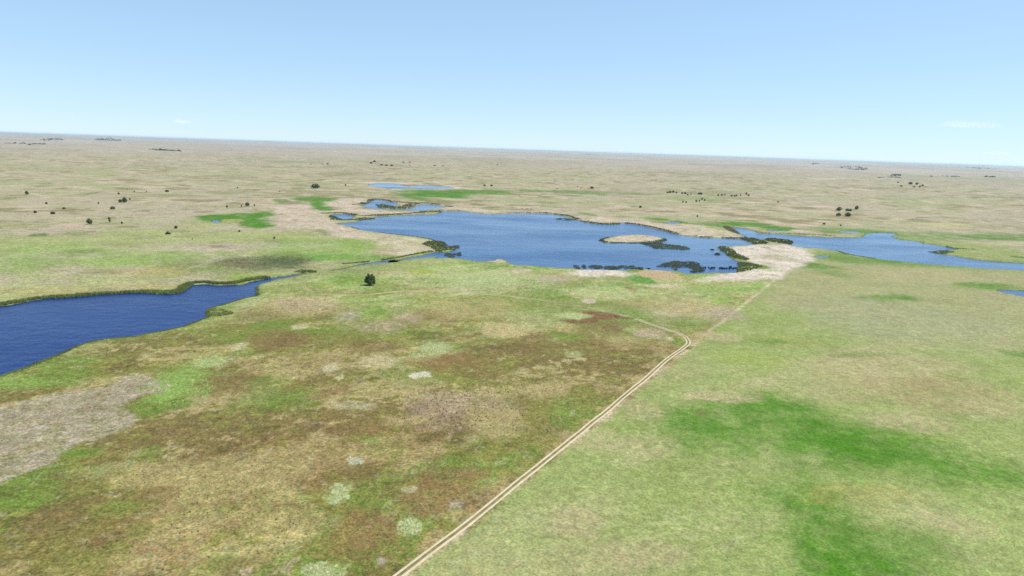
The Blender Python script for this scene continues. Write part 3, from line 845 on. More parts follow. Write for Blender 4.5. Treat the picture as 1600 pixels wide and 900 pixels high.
bed_line('dark reeds along the upper bank of the narrow stream', F([(300, 910), (480, 893), (620, 878), (760, 862), (900, 840), (1050, 815), (1200, 785), (1330, 765), (1420, 745)]), [3, 4, 5, 6, 5], 1.3, 1.9, .7, 105, c_(92, 100, 62), shift=2)
bed_poly('dark reed headland on the west side of the lake', F([(1290, 650), (1400, 615), (1520, 620), (1580, 640)]) + H8([(300, 690), (420, 665), (475, 688), (420, 712), (300, 740), (180, 750)]) + F([(1440, 750), (1400, 700), (1330, 680)]), 2.4, 2.4, 1.2, 106, c_(74, 90, 50))
bed_poly('small reed clump in the water below the west headland', H8([(265, 790), (310, 765), (400, 768), (470, 755), (490, 785), (460, 805), (400, 790), (390, 820), (330, 815)]), 1.9, 1.9, 1.0, 107, RD)
bed_line('thin dark reed fringe along the sandy southwest shore', F([(400, 440), (500, 468), (640, 488), (820, 513), (960, 528), (1080, 545), (1200, 560), (1360, 588), (1440, 612)]), [1.5, 2.5, 3, 4, 6, 7, 5], 2.0, 1.6, .9, 108, c_(100, 104, 68))
bed_line('dark reed band between sand spit and lake', F([(20, 270), (140, 268), (280, 262), (420, 285), (560, 296), (720, 292), (900, 284), (1100, 272), (1300, 256), (1480, 245)]), [4, 8, 10, 16, 18, 14, 10, 10, 22, 16], 2.6, 2.2, 1.3, 109, c_(76, 88, 50))
bed_line('reed bar closing off the small western pool', F([(150, 300), (200, 345), (300, 352), (420, 350), (520, 345), (620, 325)]), [7, 14, 16, 18, 22, 14], 2.6, 2.1, 1.3, 110, c_(72, 92, 52))
bed_line('dark reeds arching round the back of the inlet', F([(420, 160), (520, 150), (600, 120), (660, 93), (740, 93), (840, 105), (950, 125), (1100, 138), (1250, 140), (1400, 148), (1560, 175), (1640, 188)]), [6, 14, 12, 8, 8, 10, 16, 14, 12, 8, 12], 3, 2.3, 1.5, 111, c_(74, 84, 52))
bed_poly('reed tongue curling into the inlet', F([(700, 155), (800, 158), (900, 178), (1000, 180), (1100, 150), (1240, 145), (1180, 180), (1080, 206), (960, 214), (850, 206), (750, 188)]), 4.2, 2.2, 1.9, 112, c_(80, 92, 54))
bed_line('dark reed line along the far north shore of the lake', F([(1480, 236), (1560, 226)]) + H8([(330, 232), (450, 232), (560, 245), (680, 255), (800, 266), (960, 268), (1040, 258), (1200, 256), (1400, 258), (1600, 266)]), [5, 5, 6, 8, 8, 5, 5], 2.6, 2.2, 1.3, 113, c_(82, 84, 54))
bed_line('reed line along the back of the north shore sand', H8([(640, 200), (800, 212), (950, 205), (1100, 200), (1250, 212), (1450, 215)]), [4, 6, 12, 14, 8], 4, 1.8, 1.4, 114, c_(120, 112, 78))
bed_line('dark reeds on the bend of the north shore', C([(200, 450), (300, 462), (370, 475), (400, 486), (480, 508), (570, 520), (640, 520), (662, 516)]), [4, 8, 7, 6, 12, 14, 8], 2.6, 2.2, 1.3, 115, c_(78, 88, 52))
bed_poly('small detached reed tongue off the north shore', C([(270, 488), (310, 484), (390, 490), (400, 496), (340, 498), (290, 493)]), 2.4, 2.0, 1.3, 116, c_(78, 92, 54))
bed_line('dark brown reed edge of the curved northeast shore', C([(660, 508), (780, 522), (880, 541), (960, 561), (1050, 586), (1150, 598), (1250, 604), (1350, 608), (1440, 608)]), [5, 6, 6, 7, 8, 6, 5], 2.4, 2.2, 1.2, 117, c_(84, 78, 54))
bed_line('dark reeds round the lower rim of the sand island', C([(600, 604), (560, 618), (562, 628), (620, 637), (700, 638), (800, 640), (900, 632), (955, 620), (950, 612)]), [2, 5, 6, 6, 8, 10, 6, 4], 2.0, 2.0, 1.1, 118, c_(80, 90, 52))
bed_poly('long reed bed trailing east from the island', C([(790, 638), (860, 640), (940, 638), (960, 645), (1050, 654), (1100, 666), (1108, 674), (1080, 684), (1000, 678), (930, 676), (880, 668), (850, 655)]), 2.2, 2.2, 1.2, 119, c_(74, 88, 50))
bed_poly('dark reed bank across the strait between the lakes', E8([(305, 345), (345, 318), (390, 338), (480, 338), (560, 366), (620, 375), (640, 400), (580, 415), (480, 412), (450, 390), (380, 375)]), 2.4, 2.4, 1.3, 120, c_(70, 84, 48))
bed_poly('dark oval reed bank at the mouth of the right lake', E8([(600, 352), (700, 340), (780, 355), (880, 358), (950, 380), (940, 405), (850, 412), (760, 400), (640, 378)]), 2.4, 2.4, 1.3, 121, c_(72, 84, 50))
bed_poly('brushy reeds on the tip of the northeast sand', E8([(60, 195), (140, 190), (200, 215), (270, 270), (270, 292), (200, 270), (130, 240)]), 2.4, 2.0, 1.3, 122, c_(100, 100, 66))
bed_poly('dark reed bank along the east shore of the lake', E8([(-5, 462), (60, 445), (140, 455), (220, 510), (330, 570), (400, 600), (370, 620), (280, 605), (200, 590), (120, 545), (60, 495)]), 2.0, 2.2, 1.1, 123, c_(72, 88, 50))
bed_poly('dark reed corner beside the sand flat', E8([(250, 660), (300, 635), (400, 650), (500, 670), (560, 695), (480, 725), (400, 745), (290, 762), (240, 755), (270, 715)]), 1.9, 1.9, 1.0, 124, c_(80, 98, 56))
bed_line('brown reed streak lying across the sand flat', E8([(500, 452), (640, 462), (780, 462), (900, 472)]), [3, 6, 6, 3], 2.2, 1.1, .9, 125, c_(132, 118, 88))
bed_poly('thick arched reed bed standing in the near lake shallows', Z(1000, 360, 8, [(220, 455), (260, 425), (350, 405), (450, 382), (560, 392), (680, 390), (740, 420), (790, 480), (780, 520), (700, 528), (640, 525), (640, 478), (560, 462), (480, 470), (440, 500), (400, 480), (340, 462)]), 1.8, 2.2, 1.0, 126, c_(72, 84, 48))
bed_poly('small dark reed islet in open water near the east shore', Z(1000, 360, 8, [(930, 298), (960, 282), (1000, 292), (1000, 306), (960, 314)]), 1.4, 1.9, .9, 127, c_(58, 74, 52))
for k, (xa, xb, ya, lab) in enumerate(((388, 420, 786, 'leftmost small reed clump of the row off the south shore'), (435, 462, 783, 'second small reed clump of the row off the south shore'),
                                       (476, 560, 786, 'wider dark reed clump in the row off the south shore'), (562, 668, 791, 'widest dark reed clump in the row off the south shore'), (668, 722, 787, 'reed clump right of the widest one off the south shore'),
                                       (722, 768, 789, 'reed clump second from the right end of the south row'), (772, 820, 797, 'rightmost reed clump of the row off the south shore'))):
    bed_poly(lab, C([(xa, ya), (xa * .6 + xb * .4, ya - 9), (xb, ya - 2), (xb - 3, ya + 12), ((xa + xb) / 2, ya + 16), (xa + 3, ya + 8)]), 1.6, 1.9, .9, 130 + k, c_(70, 84, 54))
DP = dens(GP([(p[0], p[1], 0) for p in C([(790, 845), (800, 822), (880, 812), (980, 822), (1050, 848), (1068, 862), (1000, 868), (900, 864), (830, 858)])]))
dx_, dy_ = in_poly_points(DP, 1.0, 141)
dd_ = np.clip(-sdf(DP, dx_, dy_) / 6, .15, 1)
dV, dT, dC = domes(dx_, dy_, np.maximum(height(dx_.copy(), dy_.copy()), -.2) - .1, 1.7 * dd_ * rng.uniform(.7, 1.2, len(dx_)), np.full(len(dx_), .9), np.tile(c_(206, 190, 146) / ALB, (len(dx_), 1)), 141)
tag(mesh_obj('reed_bed', dV, dT, M_TUFT, cols={'cover': dC}), 'low straw-coloured dry reed mound on the south shore', 'reeds', kind='stuff')
bed_line('dark brush along the near left shore of the right lake', E8([(1250, 462), (1330, 475), (1400, 490), (1500, 500), (1560, 520), (1620, 540)]) + D4([(520, 712), (600, 728), (660, 736)]), [3, 3, 3, 5, 5, 3], 1.8, 1.5, .9, 142, c_(92, 104, 66))
bed_line('dark brush on the far shore of the right lake', D4([(900, 622), (950, 634), (1020, 645), (1100, 660), (1160, 672), (1220, 678), (1280, 678)]), [3, 9, 10, 8, 6, 6], 2.4, 1.9, 1.2, 143, c_(94, 96, 62))
bed_poly('green reed point jutting into the right lake', D4([(1005, 693), (1060, 688), (1120, 690), (1160, 700), (1100, 708), (1050, 704)]), 2.0, 1.8, 1.1, 144, c_(92, 112, 62))
bed_line('brown reed edge on the north bank of the right lake', E8([(500, 262), (600, 274), (660, 275)]) + E8([(900, 285), (1100, 290), (1300, 300), (1500, 318), (1600, 328)]), [3, 8, 4, 5, 10, 12, 8], 2.8, 1.8, 1.3, 145, c_(110, 116, 72))
bed_poly('dark streaky marsh of sedge above the stream', K8([(250, 240), (420, 180), (700, 150), (1000, 135), (1240, 140), (1380, 170), (1300, 230), (1150, 270), (950, 310), (700, 320), (420, 300)]), 2.6, .8, .8, 146, c_(104, 122, 78))


# ------------------------------------------------------------------ grass tussocks (real relief of the rough sward)
def tussocks(label, pxbox, n, seed, hr, wr, keep):
    g = np.random.default_rng(seed)
    x0, y0, x1, y1 = pxbox
    cs = GP([(x0, y0), (x1, y0), (x1, y1), (x0, y1)])
    # even over the ground inside the quadrilateral
    a, b = g.random(n * 3), g.random(n * 3)
    lo, hi = cs.min(0), cs.max(0)
    x = lo[0] + a * (hi[0] - lo[0]); y = lo[1] + b * (hi[1] - lo[1])
    d = sdf(cs, x, y)
    k = d < 0
    x, y = x[k], y[k]
    w = water_sd(x, y)
    k = (w > 2) & keep(x, y, g)
    x, y, w = x[k][:n], y[k][:n], w[k][:n]
    z = height(x, y, w) - .05
    col = cover(x, y, w) / ALB * g.uniform(.8, 1.15, len(x))[:, None]
    h = g.uniform(*hr, len(x)); wd = g.uniform(*wr, len(x))
    V, T, cv = domes(x, y, z, h, wd * .75, col, seed)
    o = mesh_obj('grass_tussocks', V, T, M_TUFT, cols={'cover': cv})
    tag(o, label, 'grass', kind='stuff')


def side_of(x, y):
    return ((x - FENCE_A[0]) * (FENCE_B[1] - FENCE_A[1]) - (y - FENCE_A[1]) * (FENCE_B[0] - FENCE_A[0])) / np.hypot(*(FENCE_B - FENCE_A))


tussocks('tufted dry grass over the brown pasture left of the track', (-120, 470, 1060, 960), 60000, 201, (.25, .6), (.35, .8),
         lambda x, y, g: (side_of(x, y) < -9.5) & (fbm(x, y, 22, 3, 91) + .5 * fbm(x, y, 6, 2, 92) > g.uniform(-.5, .5, len(x))))
tussocks('short tufted grass over the pale green pasture right of the track', (640, 470, 1700, 960), 30000, 202, (.15, .35), (.3, .6),
         lambda x, y, g: (side_of(x, y) > 2) & (fbm(x, y, 30, 3, 93) > g.uniform(-.6, .6, len(x))))
tussocks('rough brown hummocks in the middle of the left pasture', (630, 592, 900, 680), 1500, 203, (.45, 1.0), (.7, 1.6),
         lambda x, y, g: (side_of(x, y) < -10) & (fbm(x, y, 9, 2, 94) > 0))


# broad-leaved weed patches: pale clumps standing above the grass
def weeds(label, px, py, rx, ry, n, seed, col=MINT, hr=(.35, .8), rr=(.35, .85)):
    g = np.random.default_rng(seed)
    p = G(px, py)
    ax = (G(px + rx, py) - G(px - rx, py)) / 2
    ay = (G(px, py - ry) - G(px, py + ry)) / 2
    a, q = g.uniform(0, 6.28, n * 2), np.sqrt(g.random(n * 2))
    x = p[0] + ax[0] * np.cos(a) * q + ay[0] * np.sin(a) * q
    y = p[1] + ax[1] * np.cos(a) * q + ay[1] * np.sin(a) * q
    k = fbm(x, y, 4.5, 3, seed, .7) > -.15 + .5 * (q - .6)
    x, y = x[k][:n], y[k][:n]
    V, T, cv = domes(x, y, height(x.copy(), y.copy()) - .05, g.uniform(*hr, len(x)), g.uniform(*rr, len(x)), np.tile(col / ALB, (len(x), 1)) * g.uniform(.7, 1.2, len(x))[:, None], seed)
    tag(mesh_obj('weed_patch', V, T, M_TUFT, cols={'cover': cv}), label, 'weeds', kind='stuff')


weeds('round pale mint weed patch in the brown lower left pasture', 528, 772, 18, 17, 190, 501)
weeds('pale weed patch beside the track in the lower pasture', 640, 824, 19, 14, 170, 502)
weeds('pale weed patch cut by the bottom edge of the picture', 507, 892, 36, 13, 230, 503)
weeds('mint green weed patch in the middle of the left pasture', 682, 545, 26, 10, 330, 504)
weeds('small weed patch just left of the mint green one', 650, 557, 13, 4, 80, 505)
weeds('bright weedy strip beside the grey bare patch', 275, 606, 62, 26, 900, 506, BRIGHT, (.25, .6), (.4, .9))
weeds('pale grey weed patch above the round mint one', 555, 719, 13, 8, 90, 507, c_(196, 204, 168))
weeds('sparse small dark tufts over the straw-coloured lower left pasture', 330, 785, 160, 95, 110, 509, c_(122, 106, 70), (.3, .7), (.25, .5))
weeds('dark brown tufts thick among the hummocks of the left pasture', 725, 632, 105, 40, 300, 510, c_(128, 112, 78), (.35, .8), (.3, .65))
weeds('sparse dark tufts on the pale slope above the left pasture', 480, 482, 70, 16, 120, 511, c_(136, 118, 84), (.4, .8), (.35, .7))
weeds('pale weeds scattered through the meadow below the lake', 760, 440, 110, 16, 2600, 508, MINT, (.3, .7), (.5, 1.1))


# ------------------------------------------------------------------ trees and bushes
def bark():
    t = NT('bark')
    a = t.noise(t.pos(), 6, 3, .6)
    t.l.new(t.mix(a, (.07, .055, .04), (.14, .115, .09)), t.b.inputs['Base Color'])
    t.b.inputs['Roughness'].default_value = .9
    return t.m


def leaf_mat(name, c1, c2):
    t = NT(name)
    oi = t.new('ShaderNodeObjectInfo')
    a = t.noise(t.pos(), .6, 3, .6)
    f = t.math('ADD', t.math('MULTIPLY', a, .7), t.math('MULTIPLY', oi.outputs['Random'], .3))
    col = t.mix(t.rng(f, .3, .7, 0, 1), c1, c2)
    t.l.new(col, t.b.inputs['Base Color'])
    t.b.inputs['Roughness'].default_value = .7
    t.b.inputs['Specular IOR Level'].default_value = .2
    tr = t.new('ShaderNodeBsdfTranslucent'); t.l.new(col, tr.inputs[0])
    m = t.new('ShaderNodeMixShader'); m.inputs[0].default_value = .4
    t.l.new(t.b.outputs[0], m.inputs[1]); t.l.new(tr.outputs[0], m.inputs[2]); t.l.new(m.outputs[0], t.out.inputs[0])
    return t.m


M_BARK = bark()
M_LEAF = leaf_mat('tree_leaves', (.048, .084, .028), (.105, .155, .058))
M_DARK = leaf_mat('bush_leaves', (.026, .036, .018), (.058, .070, .034))


def crown_mesh(name, blobs, nleaf, size, mat, seed):
    """leaf-sized quads through a set of lobes; blobs: (x,y,z,rx,ry,rz), unit tree 1 m high"""
    g = np.random.default_rng(seed)
    B_ = np.array(blobs)
    vol = (B_[:, 3] * B_[:, 4] * B_[:, 5]) ** .7
    pick = g.choice(len(B_), nleaf, p=vol / vol.sum())
    d = g.normal(size=(nleaf, 3)); d /= np.linalg.norm(d, axis=1)[:, None]
    rr = g.uniform(.25, 1.08, nleaf) ** .5
    c = B_[pick, :3] + d * rr[:, None] * B_[pick, 3:]
    nrm = d + g.normal(0, .55, (nleaf, 3)); nrm /= np.linalg.norm(nrm, axis=1)[:, None]
    t = np.cross(nrm, g.normal(size=(nleaf, 3))); t /= np.linalg.norm(t, axis=1)[:, None]
    b = np.cross(nrm, t)
    s = size * g.uniform(.6, 1.3, nleaf)[:, None]
    V = np.stack([c - t * s, c + b * s * .55, c + t * s, c - b * s * .55], 1).reshape(-1, 3)
    return mesh_obj(name, V, np.arange(len(V)).reshape(-1, 4), mat, link=False).data


def trunk_mesh(name, forks, seed):
    """tapered stem with limbs, unit tree"""
    vs, fs = [], []

    def limb(a, b, r0, r1, n=7):
        a, b = Vector(a), Vector(b)
        q = (b - a).to_track_quat('Z', 'Y')
        mid = (a + b) / 2 + Vector((.012, -.01, 0))
        base = len(vs)
        for p, r in ((a, r0), (mid, (r0 + r1) / 2), (b, r1)):
            for k in range(n):
                an = 2 * math.pi * k / n
                vs.append(tuple(p + q @ Vector((math.cos(an) * r, math.sin(an) * r, 0))))
        for j in range(2):
            for k in range(n):
                fs.append((base + j * n + k, base + j * n + (k + 1) % n, base + (j + 1) * n + (k + 1) % n, base + (j + 1) * n + k))
    for f in forks:
        limb(*f)
    return mesh_obj(name, vs, fs, M_BARK, link=False, smooth=True).data


PROTO = {}


def proto(key, blobs, nleaf, size, mat, forks, seed):
    PROTO[key] = (trunk_mesh('trunk', forks, seed), crown_mesh('crown', blobs, nleaf, size, mat, seed))


std_forks = [((0, 0, -.04), (.0, 0, .28), .035, .026), ((0, 0, .25), (.12, .05, .6), .02, .008), ((0, 0, .25), (-.13, .03, .58), .02, .008), ((0, 0, .27), (.02, -.12, .62), .018, .008), ((0, 0, .27), (-.02, .1, .72), .018, .007)]
# the lone round tree, foliage down to the ground
proto('lone', [(-.02, 0, .42, .34, .30, .36), (-.24, .03, .36, .22, .2, .22), (.26, -.03, .40, .2, .2, .24), (-.1, -.06, .76, .14, .16, .18), (.17, .05, .74, .12, .15, .18), (-.27, .1, .58, .1, .14, .14), (.33, .05, .6, .09, .12, .14), (0, -.24, .26, .26, .18, .2), (.08, .22, .4, .25, .2, .28), (.02, -.12, .6, .17, .14, .16), (.3, -.1, .2, .14, .16, .14)], 3600, .042, M_LEAF, std_forks, 1)
proto('round0', [(0, 0, .5, .36, .36, .4), (-.22, .05, .38, .22, .22, .3), (.22, -.05, .42, .22, .22, .32), (.03, .02, .78, .2, .2, .2), (.02, -.16, .3, .26, .22, .26)], 800, .06, M_LEAF, std_forks, 2)
proto('round1', [(-.08, 0, .5, .3, .3, .36), (.2, .05, .52, .24, .24, .34), (-.24, -.05, .36, .2, .2, .26), (-.02, .02, .8, .17, .17, .18), (.28, 0, .3, .16, .16, .22)], 750, .06, M_LEAF, std_forks, 3)
proto('slim', [(0, 0, .55, .14, .14, .3), (.1, .02, .8, .14, .14, .2), (-.06, 0, .35, .12, .12, .2)], 420, .05, M_LEAF, std_forks, 4)
low_forks = [((0, 0, -.06), (.0, 0, .3), .05, .03), ((0, 0, .15), (.25, .05, .5), .025, .01), ((0, 0, .15), (-.25, .03, .5), .025, .01), ((0, 0, .2), (.02, -.2, .55), .02, .01)]
proto('bush0', [(0, 0, .45, .6, .6, .5), (-.35, .1, .35, .4, .4, .36), (.38, -.1, .38, .4, .4, .38), (.05, 0, .7, .35, .35, .3)], 420, .11, M_DARK, low_forks, 5)
proto('bush1', [(-.1, 0, .42, .55, .55, .45), (.4, 0, .3, .4, .4, .3), (-.4, -.1, .3, .35, .35, .32), (-.05, .1, .72, .3, .3, .28)], 400, .11, M_DARK, low_forks, 6)
proto('bush2', [(0, 0, .5, .4, .4, .5), (.2, .1, .4, .3, .3, .36), (-.2, 0, .38, .3, .3, .35)], 380, .10, M_LEAF, low_forks, 7)
UNIT_W = {'lone': .95, 'round0': .86, 'round1': .86, 'slim': .36, 'bush0': 1.55, 'bush1': 1.55, 'bush2': 1.0}


def plant(px, py, wpx, hpx, key, label, group=None, rot=None):
    """px,py = foot in the photo; size in metres follows from its distance on the ground"""
    p = G(px, py)
    dep = np.array([p[0], p[1], -CAM_H]) @ (M3 @ np.array([0, 0, -1.0]))
    h, w = hpx * dep / FPX, wpx * dep / FPX
    z = float(height(np.array([p[0]]), np.array([p[1]]))[0])
    isb = key.startswith('bush')
    o = empty('bush' if isb else 'tree', (p[0], p[1], z))
    o.rotation_euler = (0, 0, random.uniform(0, 6.28) if rot is None else rot)
    tr, cr = PROTO[key]
    sx = w / UNIT_W[key]
    for nm, me in (('stem' if isb else 'trunk', tr), ('foliage' if isb else 'crown', cr)):
        c = bpy.data.objects.new(nm, me); COL.objects.link(c); c.parent = o
        c.scale = (sx, sx, h)
    tag(o, label, 'bush' if isb else 'tree', group)
    return o


plant(578, 445.6, 18.5, 20, 'lone', 'lone round dark green tree in the meadow between pond and lake', rot=.3)
BG, TG = 'bushes scattered over the left prairie', 'trees scattered over the left prairie'
for a in (
    (42, 303.5, 6.5, 6, 'round0', 'single green tree far out at the left edge of the prairie'),
    (188, 317, 6, 6, 'round1', 'smaller green tree on the left of a close pair'),
    (195, 317, 8, 9, 'round0', 'taller green tree on the right of a close pair'),
    (176, 327.5, 7.5, 6, 'round1', 'olive green rounded tree below the close pair'),
    (140, 350.5, 10, 9.5, 'round0', 'largest green tree of the left prairie beside a pale bare patch'),
    (171.5, 348, 5, 9, 'slim', 'slim leaning green tree right of the pale bare patch'),
    (386.5, 323, 6.5, 7, 'round1', 'small green tree above the bright green marsh patch'),
    (493, 294, 14, 7.5, 'bush2', 'broad grey-green shrub clump alone behind the sand west of the lake'),
): plant(*a, group=TG if a[4] != 'bush2' else None)
for a in (
    (72.5, 318.5, 4.5, 3.2, 'bush0', 'dark bush standing farthest back of the four on the far left'),
    (55, 332.5, 6, 4.2, 'bush1', 'dark bush at the left end of the lower pair on the far left'),
    (82.5, 334.5, 8, 4.2, 'bush0', 'widest dark bush of the lower pair on the far left'),
    (100, 326, 5, 3, 'bush1', 'small dark bush between two larger ones and the lone pale patch'),
    (154, 318.5, 3.4, 3, 'bush0', 'small brownish bush left of the pair of green trees'),
    (203, 312.2, 4, 3, 'bush1', 'dark bush just behind the taller of the paired trees'),
    (185.5, 303.5, 3.4, 3, 'bush0', 'small dark bush at the left end of the distant row of bushes'),
    (199, 295, 2.2, 1.8, 'bush1', 'tiny dark speck of a bush farthest back in the distant row'),
    (210, 299.5, 2.2, 1.8, 'bush0', 'tiny bush second in the distant row'),
    (229, 299, 2.2, 1.6, 'bush1', 'tiny bush in the middle of the distant row'),
    (261, 299.5, 6.5, 3.6, 'bush0', 'larger dark bush at the right end of the distant row'),
    (190.5, 349.5, 4, 3.6, 'bush1', 'brown bush right of the slim leaning tree'),
    (275, 357, 6.5, 4.6, 'bush0', 'upper of two dark bushes below the bright green patch'),
    (262.5, 366, 9, 4.6, 'bush1', 'lower and wider of two dark bushes below the bright green patch'),
    (374, 362.3, 5, 3, 'bush0', 'small dark bush right below the bright green patch'),
    (300.5, 374, 2.2, 2.6, 'bush1', 'tiny bush alone near the top of the green slope'),
    (354.7, 324.8, 3, 4, 'bush0', 'dark upright bush at the upper edge of the bright green patch'),
    (377.5, 323, 3, 2.8, 'bush1', 'small bush just left of a green tree above the marsh patch'),
    (397.5, 322, 3.2, 2.8, 'bush0', 'small bush just right of a green tree above the marsh patch'),
    (371, 293.5, 3.6, 2, 'bush1', 'low brown bush far out above the marsh patch'),
    (428.5, 373, 3.6, 3.4, 'bush0', 'single small dark bush on the slope west of the lake'),
    (540, 290, 3.6, 2.6, 'bush1', 'small dark bush left of the far pond'),
    (437, 299, 2.2, 2, 'bush0', 'tiny bush left of the broad shrub clump'),
    (757, 291.5, 4.4, 3, 'bush2', 'left one of two small shrubs right of the far pond'),
    (768, 291.8, 4.4, 3, 'bush2', 'right one of two small shrubs right of the far pond'),
    (1000.5, 324, 4.6, 3.6, 'bush0', 'single dark bush on the open prairie behind the lake'),
    (1089.5, 339, 3, 3.6, 'bush1', 'small upright bush behind the northeast shore'),
    (867, 284, 2.4, 1.8, 'bush0', 'tiny bush high on the open prairie behind the lake'),
    (902, 294, 2.4, 2, 'bush1', 'left speck of a bush beside the dark thicket behind the lake'),
    (907.5, 295, 2.4, 2, 'bush0', 'right speck of a bush beside the dark thicket behind the lake'),
    (925, 294.5, 7.5, 3.2, 'bush1', 'low dark thicket on the prairie behind the lake'),
    (870.5, 296, 2.2, 1.6, 'bush0', 'tiny bush just above the green strip behind the lake'),
    (1287.5, 351, 4.6, 3.2, 'bush0', 'dark bush on the far bank left of the reddish patch'),
    (1313.5, 353.2, 2.6, 3, 'bush1', 'small bush on the far bank below the reddish patch'),
    (1215.5, 317.5, 3.6, 2.4, 'bush1', 'faint bush left of the pale bare streaks'),
): plant(*a, group=BG if a[0] < 430 else 'bushes scattered behind the lake')
for a in (
    (1311, 329.5, 11, 6.5, 'round0', 'left tree of the back row in the grove beyond the right lake'),
    (1326, 330, 12, 4, 'bush2', 'low wide shrub in the middle of the grove beyond the right lake'),
    (1338, 329, 8, 7.5, 'round1', 'right-hand tree of the back row in the grove beyond the right lake'),
    (1310, 338.5, 9, 6, 'round1', 'left tree of the front pair in the grove beyond the right lake'),
    (1324.5, 339, 11, 7, 'round0', 'right tree of the front pair in the grove beyond the right lake'),
): plant(*a, group='grove beyond the right lake')
ORD = 'first second third fourth fifth sixth seventh eighth ninth tenth eleventh twelfth thirteenth fourteenth fifteenth sixteenth seventeenth eighteenth nineteenth twentieth'.split() + ['twenty-first', 'twenty-second', 'twenty-third', 'twenty-fourth']
LT = 'small green tree %s from the left in the row behind the northeast shore'
for kk, (x, y, w, h) in enumerate(sorted(((1043, 301, 4, 3), (1047, 300.5, 5, 3.6), (1052, 300.5, 5, 4), (1057, 301, 4, 3), (1066, 301.5, 4, 3), (1071, 301.5, 5, 3.4), (1094, 302.5, 7.5, 4.4), (1074.5, 306, 3, 3.2), (1079.5, 304.5, 2.6, 2.6), (1067, 315.5, 3, 3), (1072, 316, 3, 3), (1088, 314, 3.4, 3.6), (1093, 313.5, 3, 3), (1097, 311.5, 3.4, 3.4), (1101, 312.5, 3, 3),
                   (1122, 306, 4, 2.6), (1128, 305.5, 4, 3), (1132.5, 306, 3, 4), (1143, 307.5, 4, 2.8), (1148, 308, 4, 3), (1151, 307.5, 3, 3), (1157, 307.5, 3, 3), (1166, 306, 4, 5), (1169.5, 308, 4, 3)))):
    plant(x, y, w, h, random.choice(['round0', 'round1', 'bush2']), LT % ORD[kk], 'row of small trees behind the northeast shore')
LT = 'small tree %s from the left in the distant clump on the right prairie'
for kk, (x, y, w, h) in enumerate(sorted(((1422, 290, 6, 5), (1408, 292.5, 4, 3), (1432, 291, 6, 4.5), (1437, 293, 4.5, 4), (1441, 292.5, 4, 3), (1403, 287, 4, 2.6), (1428, 293, 4, 3)))):
    plant(x, y, w, h, random.choice(['round0', 'round1']), LT % ORD[kk], 'distant clump of trees on the right prairie')
LT = 'tiny dark bush %s from the left in the far row above the far pond'
for kk, (x, y, w, h) in enumerate(sorted(((485.5, 256, 2.5, 1.6), (504, 257, 4, 1.8), (512, 257.5, 5, 2.4), (580, 256.5, 6, 2.6), (585, 255.5, 5, 3.2), (596, 258.5, 6, 2), (604, 259, 6, 2), (612, 259.3, 6, 2), (630, 254.5, 5, 1.6), (640, 254.8, 5, 1.6), (640, 258.8, 3, 1.2), (679, 258.4, 6, 1.2), (692, 258.8, 5, 1.2), (777, 257, 3, 1.4)))):
    plant(x, y, w, h, random.choice(['bush0', 'bush1', 'bush2']), LT % ORD[kk], 'far row of bushes above the far pond')


# reed clumps standing one by one in the shallows
def clump_mesh(seed):
    g = np.random.default_rng(seed)
    n = 26
    x, y = g.normal(0, .28, n), g.normal(0, .28, n)
    V, T, cv = blades(x, y, np.full(n, -.3), np.full(n, 1.0) * g.uniform(.75, 1.25, n), np.full(n, .28), 3, np.full(n, .2), np.tile(c_(66, 74, 60) / ALB, (n, 1)), .2, seed)
    return mesh_obj('reed_clump', V, T, M_VEG, cols={'cover': cv}, link=False).data


CL = [clump_mesh(301), clump_mesh(302)]
Y8 = lambda a, b: (1000 + a / 8, 360 + b / 8)
for k, (a, b, w, h) in enumerate(((797, 465, 1.5, 4), (818, 468, 1.5, 5), (860, 466, 1.5, 4.5), (878, 478, 1.5, 4), (896, 470, 2, 5), (912, 470, 2, 4.5), (932, 468, 1.5, 5), (1010, 472, 4, 3.6), (1028, 472, 4, 4), (1052, 476, 2.5, 4.6), (1085, 476, 2, 5), (1118, 476, 2, 6), (1132, 460, 2, 5), (1160, 476, 2.6, 3.6), (1190, 470, 3, 3.4), (1206, 470, 3, 3.4), (108, 478, 4, 2.2), (895, 240, 3, 2), (915, 242, 3, 2))):
    p = G(*Y8(a, b), 0.0)
    dep = math.hypot(p[0], p[1])
    o = bpy.data.objects.new('reed_clump', CL[k % 2]); COL.objects.link(o)
    o.location = (p[0], p[1], 0)
    s = dep / FPX
    o.scale = (w * s, w * s * 2.2, max(h * s * .55, 1.2))
    o.rotation_euler = (0, 0, random.uniform(-.4, .4))
    if k < 16:
        tag(o, 'thin dark reed clump standing %s from the left in the eastern shallows' % ORD[k], 'reeds', 'single reed clumps in the shallows')
    elif k == 16:
        tag(o, 'low dark reed clump between south row and arched bed', 'reeds')
    else:
        tag(o, '%s tiny reed tuft above the dark islet near the east shore' % ('left' if k == 17 else 'right'), 'reeds', 'tiny tufts above the dark islet')


